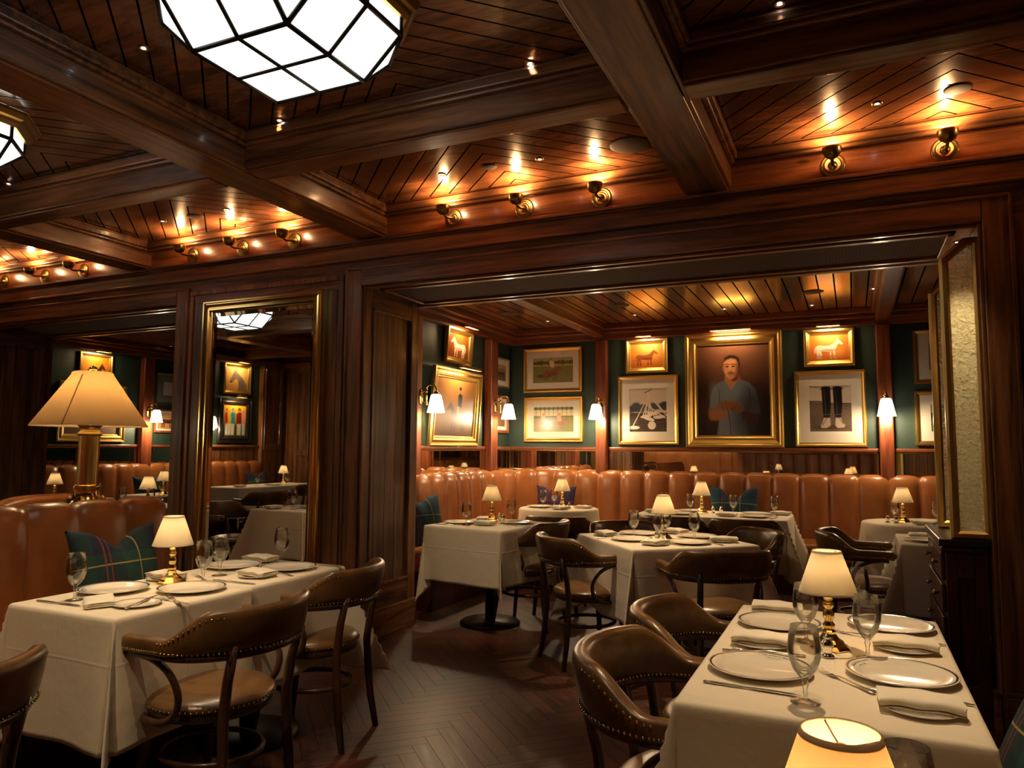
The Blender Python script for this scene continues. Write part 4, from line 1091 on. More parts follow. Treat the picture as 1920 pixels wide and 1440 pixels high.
# ---------------------------------------------------------------- painted pictures
def lin(c): return np.array([((v/255.)/12.92 if v/255.<=.04045 else (((v/255.)+.055)/1.055)**2.4) for v in c])
def sdpoly(U,V,P):
    P=np.array(P,float);n=len(P);d=np.full(U.shape,9e9);ins=np.zeros(U.shape,bool);j=n-1
    for i in range(n):
        xi,yi=P[i];xj,yj=P[j];ex,ey=xj-xi,yj-yi;wx,wy=U-xi,V-yi
        t=np.clip((wx*ex+wy*ey)/(ex*ex+ey*ey+1e-12),0,1);dx,dy=wx-ex*t,wy-ey*t;d=np.minimum(d,dx*dx+dy*dy)
        c=((yi>V)!=(yj>V))&(U<(xj-xi)*(V-yi)/(yj-yi+1e-12)+xi);ins^=c;j=i
    d=np.sqrt(d);return np.where(ins,-d,d)
class Art:
    def __init__(s,w,h,res):
        s.w,s.h=w,h;s.nx=max(8,int(res*w/max(w,h)));s.ny=max(8,int(res*h/max(w,h)))
        u=np.linspace(0,1,s.nx+1);v=np.linspace(0,1,s.ny+1);s.U,s.V=np.meshgrid(u,v,indexing='ij')
        s.c=np.zeros(s.U.shape+(3,));s.rng=np.random.RandomState(5)
    def bg(s,top,bot):
        t=s.V[...,None];s.c=lin(top)*t+lin(bot)*(1-t);return s
    def glow(s,cx,cy,r,col,k=1):
        a=k*np.exp(-(((s.U-cx)/r)**2+((s.V-cy)/(r))**2))[...,None];s.c=s.c*(1-a)+lin(col)*a;return s
    def poly(s,P,col,soft=.006,al=1):
        d=sdpoly(s.U,s.V,P);a=np.clip(.5-d/(2*soft),0,1)[...,None]*al;s.c=s.c*(1-a)+lin(col)*a;return s
    def ell(s,cx,cy,rx,ry,col,soft=.1,al=1,rot=0):
        x,y=s.U-cx,s.V-cy;c_,s_=math.cos(rot),math.sin(rot);x,y=x*c_+y*s_,-x*s_+y*c_
        r=np.sqrt((x/rx)**2+(y/ry)**2);a=np.clip((1-r)/soft+.5,0,1)[...,None]*al;s.c=s.c*(1-a)+lin(col)*a;return s
    def line(s,P,wd,col,al=1):
        for a,b in zip(P[:-1],P[1:]):
            ex,ey=b[0]-a[0],b[1]-a[1];t=np.clip(((s.U-a[0])*ex+(s.V-a[1])*ey)/(ex*ex+ey*ey+1e-12),0,1)
            d=np.hypot(s.U-a[0]-ex*t,(s.V-a[1]-ey*t));k=np.clip((wd-d)/wd*2,0,1)[...,None]*al;s.c=s.c*(1-k)+lin(col)*k
        return s
    def noise(s,amt):
        s.c*=1+amt*(s.rng.rand(*s.U.shape)[...,None]-.5);return s
    def mesh(s):
        me=bpy.data.meshes.new('canvas');W,H=s.w,s.h
        vs=[(-W/2+W*i/s.nx,0,H*j/s.ny) for i in range(s.nx+1) for j in range(s.ny+1)]
        m=s.ny+1;fs=[(i*m+j,(i+1)*m+j,(i+1)*m+j+1,i*m+j+1) for i in range(s.nx) for j in range(s.ny)]
        me.from_pydata(vs,[],fs);ca=me.color_attributes.new('paint','FLOAT_COLOR','POINT')
        col=np.ones((len(vs),4));col[:,:3]=np.clip(s.c.reshape(-1,3),0,1);ca.data.foreach_set('color',col.ravel())
        me.materials.append(M['paint']);return me
HORSE=[(.03,.30),(.05,.52),(.10,.64),(.18,.69),(.35,.66),(.50,.66),(.60,.71),(.68,.82),(.76,.93),(.795,1.0),(.82,.94),(.90,.84),(.965,.73),(.94,.68),(.88,.70),(.82,.75),(.785,.69),(.755,.58),(.725,.46),(.71,.38),(.705,.22),(.70,.05),(.73,0),(.665,0),(.66,.10),(.645,.26),(.615,.38),(.58,.36),(.575,.2),(.565,.05),(.59,0),(.53,0),(.535,.1),(.54,.25),(.54,.36),(.45,.345),(.33,.37),(.275,.40),(.265,.29),(.285,.18),(.255,.04),(.285,0),(.215,0),(.21,.07),(.225,.18),(.18,.30),(.165,.27),(.185,.18),(.155,.04),(.18,0),(.115,0),(.11,.08),(.125,.19),(.10,.32),(.105,.46),(.09,.50),(.075,.42),(.065,.28)]
def horse(a,x0,y0,w,h,col,flip=False,dark=None,soft=.01):
    P=[(x0+w*((1-u) if flip else u),y0+h*v) for u,v in HORSE];a.poly(P,col,soft)
    if dark:
        a.ell(x0+w*(.5),y0+h*.42,w*.26,h*.07,dark,.8,.6)
        for u in (.13,.25,.55,.68): a.ell(x0+w*((1-u) if flip else u),y0+h*.08,w*.03,h*.1,dark,.6,.6)
    return a
def art(kind,w,h):
    a=Art(w,h,{'portrait':230,'mallets':170,'boots':170}.get(kind,110))
    if kind=='portrait':
        a.bg((96,62,44),(20,11,8)).glow(.5,.93,.5,(140,90,62),.6).glow(.62,.62,.28,(98,58,40),.7)
        a.glow(0,.5,.22,(16,8,6),.8).glow(1.0,.3,.35,(10,5,4),.9)
        blue=(104,112,124)
        a.poly([(.27,0),(.30,.18),(.28,.30),(.16,.29),(.19,.44),(.23,.53),(.30,.585),(.40,.61),(.60,.61),(.72,.575),(.80,.50),(.84,.38),(.865,.24),(.78,.20),(.70,.25),(.68,.12),(.70,0)],blue,.012)
        a.ell(.75,.25,.16,.30,(30,26,28),.9,.8).ell(.62,.13,.15,.22,(50,52,58),.9,.6).ell(.24,.45,.07,.12,(122,130,140),.9,.5).ell(.45,.48,.12,.07,(118,125,134),1.,.5)
        a.line([(.30,.5),(.31,.36),(.28,.28)],.010,(64,70,80),.7).line([(.72,.50),(.74,.38),(.70,.3)],.012,(38,40,46),.7)
        skin=(206,142,98)
        a.poly([(.155,.29),(.29,.31),(.34,.27),(.42,.25),(.40,.18),(.28,.17),(.18,.165),(.15,.21)],(150,96,58),.015)
        a.poly([(.60,.27),(.70,.25),(.85,.23),(.83,.15),(.72,.13),(.62,.18)],(58,32,22),.015)
        a.ell(.43,.325,.155,.055,(132,88,46),.5).ell(.55,.29,.09,.045,(112,72,40),.5)
        for k in range(5): a.line([(.34+.05*k,.36),(.37+.055*k,.27)],.006,(84,50,26),.7)
        a.line([(.43,.27),(.45,.12),(.455,0)],.007,(44,30,24),.9)
        a.poly([(.385,.66),(.39,.60),(.47,.50),(.56,.59),(.60,.62),(.57,.68)],(176,112,72),.01).ell(.53,.625,.05,.035,(100,58,38),.8,.7)
        a.poly([(.39,.61),(.47,.495),(.57,.60),(.585,.615),(.47,.51),(.375,.62)],(122,130,142),.004)
        a.ell(.485,.735,.112,.135,(40,24,18),.12)
        a.poly([(.375,.80),(.378,.70),(.40,.655),(.43,.62),(.47,.607),(.52,.63),(.56,.67),(.58,.73),(.585,.79),(.55,.83),(.48,.845),(.41,.83)],skin,.012)
        a.ell(.572,.735,.035,.10,(92,54,38),.9,.75).ell(.54,.66,.05,.04,(120,72,48),.9,.6).ell(.372,.735,.014,.03,(170,104,74),.3)
        a.poly([(.37,.80),(.385,.855),(.45,.885),(.53,.88),(.585,.85),(.60,.78),(.585,.72),(.575,.80),(.54,.845),(.46,.855),(.40,.83)],(34,22,17),.006)
        for ex in (.42,.508):
            a.ell(ex,.758,.026,.010,(70,40,30),.6,.8).ell(ex,.757,.011,.007,(24,16,14),.4).line([(ex-.033,.778),(ex,.786),(ex+.033,.777)],.006,(60,34,24),.9)
        a.line([(.466,.765),(.458,.715),(.452,.700)],.009,(226,164,118),.8).ell(.466,.700,.024,.012,(150,90,62),.7,.8)
        a.poly([(.415,.678),(.44,.692),(.47,.690),(.50,.692),(.528,.676),(.50,.680),(.47,.682),(.44,.680)],(52,28,18),.005)
        a.ell(.468,.668,.026,.007,(160,76,60),.5).ell(.47,.64,.03,.012,(170,108,74),.9,.5)
    elif kind=='whitehorse':
        a.bg((176,96,34),(120,58,20)).glow(.5,.9,.3,(220,140,60),.6);horse(a,.12,.06,.80,.80,(228,214,190),True,(150,120,90),.012)
    elif kind=='brownhorse':
        a.bg((206,132,48),(172,96,32)).glow(.7,.8,.35,(236,176,90),.6);horse(a,.12,.10,.76,.66,(132,66,34),False,(70,34,20))
    elif kind=='greyhorse':
        a.bg((206,122,40),(168,84,28)).glow(.5,.9,.3,(240,180,90),.5).glow(.75,.35,.2,(220,160,70),.5);horse(a,.08,.08,.82,.76,(216,200,180),False,(120,90,70))
    elif kind=='darkhorse':
        a.bg((204,116,28),(150,66,16)).glow(.3,.7,.4,(230,160,60),.5);horse(a,.12,.10,.78,.72,(58,34,24),False,(24,14,10))
    elif kind=='bayprint':
        a.bg((206,160,110),(176,120,74));horse(a,.10,.10,.82,.72,(86,48,34),False,(40,22,16))
    elif kind=='rider':
        a.bg((178,124,62),(98,62,40)).glow(.3,.95,.4,(214,156,84),.6).glow(.7,.42,.25,(176,150,120),.5)
        horse(a,.26,.10,.56,.50,(72,52,38),True,None,.02)
        a.poly([(.56,.50),(.55,.72),(.60,.76),(.66,.72),(.66,.52)],(30,24,22),.01).ell(.60,.79,.022,.022,(180,120,90),.3).poly([(.575,.81),(.58,.87),(.625,.86),(.63,.81)],(16,12,12),.006)
        a.poly([(.54,.52),(.60,.53),(.60,.34),(.56,.30)],(200,180,150),.012)
    elif kind in('polo1','polo2'):
        a.bg((176,160,110),(120,118,62))
        a.poly([(0,0),(1,0),(1,.66),(0,.66)],(122,118,62),.01).poly([(0,.66),(1,.66),(1,.76),(0,.76)],(186,160,90),.01)
        if kind=='polo1':
            for k in range(12): a.ell(.04+.088*k,.79,.055,.06+.02*(k%3),(74,82,46),.5)
            a.ell(.28,.28,.2,.08,(78,76,42),.6)
            horse(a,.24,.10,.50,.58,(140,74,44),False,(90,46,28));a.poly([(.44,.62),(.40,.84),(.47,.90),(.54,.82),(.52,.60)],(222,190,160),.012).ell(.46,.93,.03,.035,(196,84,60),.3).line([(.5,.8),(.66,.88)],.008,(90,60,40))
        else:
            a.poly([(0,.60),(1,.60),(1,1),(0,1)],(206,190,140),.01)
            for k in range(9): a.line([(.06+.11*k,.55),(.06+.11*k,.95)],.006,(60,58,36)).ell(.06+.11*k,.93,.06,.06,(70,84,44),.6)
            a.poly([(0,.55),(1,.60),(1,.64),(0,.64)],(86,88,50),.01)
            for x0 in (.02,.42):
                horse(a,x0,.14,.46,.42,(150,84,56),False,(100,56,36));a.poly([(x0+.18,.42),(x0+.16,.62),(x0+.26,.66),(x0+.28,.44)],(226,150,120),.012).ell(x0+.23,.70,.03,.04,(200,90,60),.3)
    elif kind=='mallets':
        a.bg((214,196,176),(206,186,166));a.poly([(0,0),(1,0),(1,.44),(0,.44)],(58,44,36),.01)
        rn=random.Random(2)
        for k in range(16): a.ell(rn.random(),.50+.12*rn.random(),.12,.07,(48+rn.randint(0,30),)*3,.6)
        a.poly([(0,.38),(1,.36),(1,0),(0,0)],(64,50,42),.01)
        for k in range(60): a.ell(rn.random(),.30*rn.random(),.03,.008,(96,80,68),.8,.5)
        for p,q in (((.08,.12),(.60,.97)),((.42,.34),(.52,.90)),((.50,.34),(.56,.93)),((.58,.36),(.50,.92)),((.18,.80),(.95,.32)),((.66,.34),(.47,.90)),((.92,.44),(.50,.86)),((.36,.36),(.55,.88)),((1.0,.36),(.58,.84))):
            a.line([p,q],.016,(222,204,180))
        a.line([(.42,.90),(.60,.97)],.012,(30,24,20))
        for x,y,r in ((.12,.10,0),(.45,.36,.15),(.62,.42,-.1),(.80,.34,.1),(.52,.30,-.25)): a.ell(x,y,.15,.040,(226,206,184),.25,1,r)
        a.ell(.60,.15,.105,.095,(214,194,172),.15)
    elif kind=='boots':
        a.bg((216,198,180),(222,204,186));a.poly([(0,0),(1,0),(1,.60),(0,.66)],(112,92,78),.012);a.poly([(0,0),(1,0),(1,.34),(0,.36)],(96,78,66),.08)
        rn=random.Random(4)
        for k in range(260): a.ell(rn.random(),.58*rn.random(),.016,.006,(70+rn.randint(0,60),62+rn.randint(0,50),52+rn.randint(0,40)),.8,.6)
        a.line([(0,.665),(.3,.655)],.014,(60,50,42)).line([(.75,.61),(1,.60)],.014,(60,50,42)).ell(.5,.10,.36,.05,(46,36,30),.8,.7)
        for s_ in (0,1):
            x=.0 if s_==0 else .27
            a.poly([(.30+x,.97),(.32+x,.42),(.34+x,.28),(.49+x-.01,.28),(.50+x,.42),(.52+x,.60),(.515+x,.97),(.40+x,.985)],(30,26,24),.008)
            a.line([(.36+x,.93),(.39+x,.5),(.38+x,.36)],.012,(84,74,66),.7).line([(.27+x,.92),(.55+x,.93)],.012,(20,18,16)).line([(.33+x,.36),(.5+x,.38)],.01,(90,80,70))
            if s_==0: a.poly([(.34,.30),(.30,.18),(.26,.13),(.28,.08),(.40,.08),(.50,.13),(.49,.30)],(176,158,138),.01).line([(.30,.14),(.42,.30)],.008,(60,50,44))
            else: a.poly([(.62,.30),(.61,.13),(.66,.08),(.82,.09),(.84,.14),(.78,.20),(.75,.30)],(176,158,138),.01).line([(.70,.30),(.80,.16)],.008,(60,50,44))
    elif kind=='riders':
        a.bg((190,168,140),(150,120,94));a.poly([(0,0),(1,0),(1,.4),(0,.4)],(128,104,84),.02)
        for k in range(4): horse(a,.02+.22*k,.25,.32,.4,(54,40,36),False,None,.02);a.ell(.16+.22*k,.68,.04,.09,(44,34,32),.4)
    elif kind=='jockeys':
        a.bg((226,180,50),(60,74,30)).poly([(0,0),(1,0),(1,.35),(0,.42)],(54,66,30),.06)
        for x,cl,r in ((.30,(120,34,20),1.3),(.58,(40,130,160),1.1),(.84,(190,30,50),.8),(.10,(226,150,130),1.),(.72,(210,180,60),.8)):
            a.poly([(x-.08*r,.40),(x-.10*r,.72*min(1,r)),(x,.80),(x+.10*r,.70),(x+.08*r,.36)],cl,.015).ell(x,.84,.05*r,.055*r,cl,.3).ell(x,.80,.03*r,.03*r,(190,130,90),.3).poly([(x-.07*r,.40),(x-.06*r,.05),(x+.06*r,.05),(x+.07*r,.40)],(214,206,190),.015)
    elif kind=='head':
        a.bg((238,198,120),(210,150,80))
        a.poly([(.02,.0),(.05,.28),(.20,.50),(.38,.68),(.50,.80),(.52,.96),(.57,.84),(.62,.94),(.64,.78),(.72,.62),(.82,.40),(.78,.32),(.68,.34),(.60,.46),(.50,.50),(.44,.34),(.42,.16),(.48,0)],(132,116,100),.01).ell(.62,.68,.02,.018,(20,16,14),.3).ell(.77,.36,.05,.04,(80,60,50),.5).ell(.3,.3,.1,.25,(108,94,82),.9,.6)
    elif kind=='sketch':
        a.bg((214,196,176),(206,186,164));a.line([(.4,.8),(.35,.6),(.45,.5),(.6,.55),(.62,.75),(.5,.85),(.4,.8)],.012,(120,90,74),.7).line([(.35,.55),(.25,.3),(.3,.1)],.012,(130,100,84),.6).line([(.6,.5),(.72,.3),(.66,.08)],.012,(130,100,84),.6)
    elif kind=='landscape':
        a.bg((186,150,120),(120,84,60));a.glow(.5,.5,.3,(96,60,44),.6)
    elif kind=='field':
        a.bg((190,176,140),(110,120,50)).poly([(0,0),(1,0),(1,.5),(0,.5)],(112,122,48),.01)
        for k in range(6): a.ell(.08+.2*k,.58,.12,.12,(50,66,34),.6)
    return a.noise(.06).mesh()
GPF={'wide':[(0,0),(0,.030),(.008,.042),(.022,.040),(.034,.026),(.060,.034),(.078,.030),(.088,.018),(.1,.016),(.1,.004)],
 'std':[(0,0),(0,.022),(.006,.030),(.018,.030),(.030,.020),(.040,.016),(.045,.008),(.045,.002)]}
def picture(name,plane,a0,a1,z0,z1,kind,label,fw=.05,style='std',fm='gold',mat=0,mm='matboard',lightw=0,inner=None,tilt=0,cat='picture',group='framed pictures'):
    """plane: ('y',Y) faces -y ; ('x',X) faces +x"""
    w_,h_=a1-a0,z1-z0;mid=(a0+a1)/2
    if plane[0]=='y': loc=(mid,plane[1]-.002,z0);rz=0
    else: loc=(plane[1]+.002,mid,z0);rz=PI/2
    t=empty(name,loc,rz,label,cat,group);t.rotation_euler=(tilt,0,rz)
    base=GPF[style];k=fw/base[-1][0];mb=MB();kd=min(1.4,max(.8,k))
    frame_profile(mb,w_,h_,[(d*k,o*kd) for d,o in base])
    if style=='wide': pass
    link('frame',mb.mesh('frame',fm),t)
    iw,ih=w_-2*fw,h_-2*fw;iz=fw
    if mat:
        m=MB();mx,mt,mbm=mat if isinstance(mat,tuple) else (mat,mat,mat)
        # window mount with a real opening
        x0,x1,zz0,zz1=-iw/2-.002,iw/2+.002,iz-.002,iz+ih+.002;cx0,cx1,cz0,cz1=-iw/2+mx,iw/2-mx,iz+mbm,iz+ih-mt
        for q in ((x0,cx0,zz0,zz1),(cx1,x1,zz0,zz1),(cx0,cx1,zz0,cz0),(cx0,cx1,cz1,zz1)): m.box(q[0],q[1],-.010,-.006,q[2],q[3])
        link('mount',m.mesh('mount',mm),t);aw,ah,az=cx1-cx0+.004,cz1-cz0+.004,cz0-.002
    else: aw,ah,az=iw+.004,ih+.004,iz-.002
    me=art(kind,aw,ah);o=link('painting' if not mat else 'print',me,t,(0,-.005,az))
    if lightw:
        g=MB();n=12;L=lightw;R_=.024
        yy,zz=-.15,h_+.015
        rows=[]
        for xx in (-L/2,L/2):
            rows.append([(xx,yy+R_*math.cos(PI*k/n*1.25-.4),zz+R_*math.sin(PI*k/n*1.25-.4)) for k in range(n+1)])
        g.grid(rows)
        rows2=[[(p[0],yy+(p[1]-yy)*.92,zz+(p[2]-zz)*.92) for p in r] for r in rows];g.grid(rows2)
        for r in rows: g.add(r,[tuple(range(n+1))])
        g.tube(smooth([(0,0,h_*.93),(0,-.05,h_+.02),(0,-.10,h_+.055),(0,-.14,h_+.04)],4),.005,6)
        lg=link('picture_light',g.mesh('picture_light','oldbrass'),t)
        tb=MB().tube([(-L/2+.01,yy,zz),(L/2-.01,yy,zz)],.006,8);link('light_tube',tb.mesh('light_tube','bulb'),lg)
        l=light('AREA','picture_light_lamp',(0,yy-.004,zz-.01),1.0+2.4*L,(1,.66,.33),L*.85,parent=t,sy=.015)
        l.rotation_euler=(math.radians(42),0,0)
    return t
Y=('y',8.197);X=('x',-3.797);XX=('x',-9.047);XM=('x',XL)
picture('framed_print',Y,-3.60,-2.85,2.015,2.555,'polo1','framed print of a jumping polo pony, upper of the two left of the column',.05,mat=(.07,.07,.07))
picture('framed_print',Y,-3.59,-2.845,1.43,1.965,'polo2','framed print of galloping polo players, lower of the two left of the column',.05,mat=(.07,.07,.07))
picture('framed_painting',Y,-2.33,-1.85,2.21,2.595,'brownhorse','small gilt framed painting of a walking brown horse above the mallets photograph',.058,'std',lightw=.17)
picture('framed_photograph',Y,-2.42,-1.74,1.402,2.177,'mallets','gilt framed black and white photograph of croquet like mallets and a ball',.045,mat=(.085,.10,.10))
picture('framed_portrait',Y,-1.655,-.648,1.375,2.61,'portrait','large gilt framed portrait of a moustached man in a blue shirt',.13,'wide',lightw=.42)
picture('framed_painting',Y,-.434,.045,2.205,2.592,'greyhorse','small gilt framed painting of a white horse walking above the boots photograph',.062,'std',lightw=.22)
picture('framed_photograph',Y,-.535,.135,1.387,2.163,'boots','gilt framed black and white photograph of a pair of tall riding boots',.045,mat=(.095,.11,.11))
picture('framed_print',Y,.56,1.12,2.0,2.53,'landscape','upper framed print partly hidden by the glass screens',.045,mat=(.09,.09,.09))
picture('framed_print',Y,.556,1.12,1.405,1.933,'field','lower framed print with a green field, partly hidden by the glass screens',.045,mat=(.09,.09,.09))
picture('framed_painting',X,6.56,7.13,2.24,2.615,'whitehorse','gilt framed painting of a standing white horse facing left on the side wall',.06,'std',lightw=.24,tilt=math.radians(5))
picture('framed_painting',X,6.27,7.30,1.375,2.17,'rider','large gilt framed painting of a rider in a top hat on a dark horse',.10,'wide',lightw=.42,tilt=math.radians(4))
picture('framed_photograph',X,7.73,8.15,2.07,2.43,'riders','small framed photograph of a row of horsemen in the alcove corner',.025,mat=(.06,.06,.06))
picture('framed_print',X,7.73,8.13,1.53,1.98,'landscape','small dark framed print in the alcove corner behind the wall lamp',.04,fm='redwood',mat=(.04,.04,.04))
picture('framed_painting',XX,6.30,6.78,2.05,2.57,'darkhorse','gilt framed painting of a dark horse above the tall brass lamp shade',.05,lightw=.2)
picture('framed_painting',XX,6.05,7.0,1.405,2.17,'landscape','large gilt framed dark painting hidden behind the tall brass lamp shade',.10,'wide')
picture('framed_sketch',XX,7.48,7.90,1.955,2.41,'sketch','framed pencil sketch on a grey green mount in the left alcove',.03,mat=(.10,.10,.10),mm='greymat')
picture('framed_print',XX,7.48,7.98,1.545,1.89,'bayprint','framed print of a standing bay horse below the pencil sketch',.035,fm='redwood',mat=.02)
picture('framed_painting',XM,-1.0,-.40,2.22,2.73,'head','gilt framed painting of a grey horse head, reflected in the tall mirror',.06,lightw=.2)
picture('framed_painting',XM,-1.04,-.32,1.41,2.15,'jockeys','black framed painting of colourful jockeys, reflected in the tall mirror',.11,'wide',fm='blackframe',lightw=.2)

# ---------------------------------------------------------------- wall lamps with opal shades
def make_sconce():
    t=empty('wall_lamp',(0,0,0),0,'x','lamp')
    b=MB();b.lathe([(0,0),(.034,0),(.036,.006),(.026,.014),(0,.018)],20)
    me=b.mesh('back_plate','brass')
    for v in me.vertices: x,y,z=v.co;v.co=(x,-z,y*2.2)
    link('back_plate',me,t)
    a=MB()
    a.tube(smooth([(0,-.012,.045),(0,-.05,.05),(0,-.065,.05)],3),.006,8).tube(smooth([(0,-.012,-.045),(0,-.05,-.05),(0,-.065,-.05)],3),.006,8)
    a.tube([(0,-.066,-.065),(0,-.066,.085)],.008,10);a.sphere((0,-.066,-.068),.014,8);a.sphere((0,-.066,.09),.013,8);a.sphere((0,-.066,-.05),.012,8);a.sphere((0,-.066,.05),.012,8)
    a.tube(smooth([(0,-.066,.09),(0,-.085,.105),(0,-.12,.112),(0,-.155,.10),(0,-.17,.07),(0,-.17,.045)],4),.0065,8)
    link('arm',a.mesh('arm','brass'),t)
    link('shade_cap',MB().lathe([(0,.05),(.014,.05),(.018,.04),(.034,.03),(.036,.018),(0,.018)],20,(0,-.17,0)).mesh('shade_cap','brass'),t)
    s=MB().lathe([(.030,.022),(.042,.018),(.050,.004),(.060,-.04),(.072,-.10),(.084,-.150),(.0825,-.150),(.070,-.10),(.058,-.04),(.048,.002),(.040,.015),(.028,.019)],32,(0,-.17,0))
    link('glass_shade',s.mesh('glass_shade','sconceglass'),t)
    return t
sconce=Proto(make_sconce)
for (x,y,z,rz,lab) in ((-2.605,8.10,1.83,0,'on the red column right of the polo prints'),(.30,8.10,1.83,0,'on the red column right of the boots photograph'),(-3.70,7.60,1.83,90,'on the side wall column near the alcove corner'),(-3.70,5.99,1.83,90,'at the pier edge beside the painting of the rider'),(-8.95,7.30,1.83,90,'on the red column in the left alcove'),(-9.29,-.05,1.80,90,'reflected at the left edge of the tall mirror')):
    t=sconce((x,y,z),math.radians(rz),'brass wall lamp with opal shade '+lab,'brass wall lamps')
    d=Vector((0,-.17,-.16));d.rotate(t.rotation_euler)
    light('POINT','wall_lamp_light',(x+d.x,y+d.y,z+d.z),12,(1,.74,.44),.03)
# ---------------------------------------------------------------- brass uplights on the fascia
def make_up():
    t=empty('brass_uplight',(0,0,0),0,'x','lamp')
    r=MB().lathe([(0,0),(.062,0),(.064,.005),(.057,.009),(.050,.006),(.044,.010),(.036,.011),(.030,.007),(.018,.009),(.013,.022),(0,.024)],28)
    me=r.mesh('rosette','darkbrass')
    for v in me.vertices: x,y,z=v.co;v.co=(x,-z,y)
    link('rosette',me,t)
    link('arm',MB().tube(smooth([(0,-.02,0),(0,-.06,-.012),(0,-.10,-.016),(0,-.125,-.006)],3),.009,8).mesh('arm','darkbrass'),t)
    b=[(0,-.012),(.020,-.010),(.036,.002),(.045,.020),(.048,.040),(.0485,.046),(.0465,.046),(.043,.022),(.034,.006),(.018,-.006),(0,-.008)]
    link('bowl',MB().lathe(b,28,(0,-.14,.0)).mesh('bowl','darkbrass'),t)
    link('bulb',MB().sphere((0,-.14,.022),.014,8).mesh('bulb','bulb'),t)
    return t
up=Proto(make_up)
ul=[('fourth',[-.055,.475,1.0],['left','middle','right']),('third',[-2.41,-1.885,-1.365],['left','middle','right']),('second',[-4.82,-4.29,-3.775],['left','middle','right']),('first',[-7.27,-6.68,-6.15],['left','middle','right'])]
for bay,xs,nm in ul:
    for x,n in zip(xs,nm):
        up((x,WY-.016,2.895),0,'%s brass uplight on the fascia of the %s ceiling bay from the left'%(n,bay),'brass uplights on the fascia')
        light('SPOT','uplight_lamp',(x,WY-.156,2.955),7.0,(1,.56,.24),.018,math.radians(165),(PI,0,0),.5)
        light('POINT','uplight_glow',(x,WY-.156,2.965),1.1,(1,.56,.24),.012)
# ---------------------------------------------------------------- ceiling lanterns
def make_lantern():
    t=empty('ceiling_lantern',(0,0,0),0,'x','lamp')
    a=.215;f=.165;zb,zt,zc=2.763,2.912,2.985
    bot=[(-a,-a),(a,-a),(a,a),(-a,a)];T=[]
    for k in range(4):
        x0,y0=bot[k];x1,y1=bot[(k+1)%4];dx,dy=(y1-y0)/(2*a),-(x1-x0)/(2*a)
        T.append(((x0+dx*f,y0+dy*f),(x1+dx*f,y1+dy*f)))
    pn=MB();B=[(x,y,zb) for x,y in bot];pn.add(B,[(0,1,2,3)])
    bars=MB();bt=.0095
    def bar(p,q,r=bt): bars.tube([p,q],r,6)
    for k in range(4):
        j=(k+1)%4;p,q=T[k];P=(p[0],p[1],zt);Q=(q[0],q[1],zt)
        pn.add([B[k],B[j],Q,P],[(0,1,2,3)]);r=T[j][0];Rr=(r[0],r[1],zt);pn.add([B[j],Rr,Q],[(0,1,2)])
        pn.add([P,Q,(Q[0],Q[1],zc),(P[0],P[1],zc)],[(0,1,2,3)]);pn.add([Q,Rr,(r[0],r[1],zc),(q[0],q[1],zc)],[(0,1,2,3)])
        bar(B[k],B[j]);bar(B[k],P);bar(B[j],Q);bar(P,Q,.011);bar(Q,Rr,.011)
        bar(P,(P[0],P[1],zc));bar(Q,(Q[0],Q[1],zc))
        m0=tuple((B[k][i]+B[j][i])/2 for i in range(3));m1=tuple((P[i]+Q[i])/2 for i in range(3));bar(m0,m1)
        bar(m1,(m1[0],m1[1],zc))
    bar((-a,0,zb),(a,0,zb));bar((0,-a,zb),(0,a,zb))
    link('glass_panes',pn.mesh('glass_panes','lantern'),t)
    link('glazing_bars',bars.mesh('glazing_bars','bronze'),t)
    rim=MB();oc=[]
    for k in range(4): oc+= [T[k][0],T[k][1]]
    def octa(s,z): return [(x*s,y*s,z) for x,y in oc]
    rings=[octa(1.01,zc-.01),octa(1.05,zc-.012),octa(1.08,zc+.005),octa(1.10,zc+.02),octa(1.13,zc+.028),octa(1.16,zc+.05),octa(1.17,3.049)]
    for A,Bb in zip(rings[:-1],rings[1:]):
        for k in range(8): rim.add([A[k],A[(k+1)%8],Bb[(k+1)%8],Bb[k]],[(0,1,2,3)])
    link('brass_rim',rim.mesh('brass_rim','oldbrass'),t)
    return t
lan=Proto(make_lantern)
for x,lab in ((-1.895,'large faceted white glass ceiling lantern at the top of the picture'),(-4.25,'faceted white glass ceiling lantern at the left edge'),(-6.605,'faceted white glass ceiling lantern reflected in the tall mirror')):
    lan((x,2.05,0),0,lab,'faceted ceiling lanterns')
# ---------------------------------------------------------------- recessed spots and speakers
def make_spot():
    t=empty('recessed_spotlight',(0,0,0),0,'x','spotlight')
    link('trim_ring',MB().lathe([(.016,0),(.024,0),(.026,-.003),(.022,-.006),(.015,-.005),(.014,.0)],20).mesh('trim_ring','darkbrass'),t)
    link('led',MB().lathe([(0,-.003),(.0085,-.003),(.0085,0),(0,0)],12).mesh('led','led'),t)
    return t
sp_=Proto(make_spot)
def downlight(x,y,z,tgt,pw,label,ang=38,col=(1,.72,.42),soft=.012):
    sp_((x,y,z),0,'tiny recessed ceiling spotlight '+label,'recessed ceiling spotlights')
    if pw:
        pw*=1.5
        l=light('SPOT','downlight_lamp',(x,y,z-.012),pw,col,soft,math.radians(ang),None,.8);aim(l,tgt)
Z0,Z1=3.05,2.76
downlight(-2.67,2.885,Z0,(-2.62,2.5,.76),30,'below the lantern, left of the crossing beams',44)
downlight(-2.71,2.10,Z0,(-2.6,2.1,.76),26,'left of the large lantern',40)
downlight(-1.25,2.89,Z0,(-.1,2.7,.76),22,'right of the large lantern',36)
downlight(-.204,2.87,Z0,(-.08,2.4,.76),46,'at the top edge right of the big beam',46)
downlight(-2.277,3.896,Z0,(-2.65,4.95,.5),36,'left one above the third bay uplights',27)
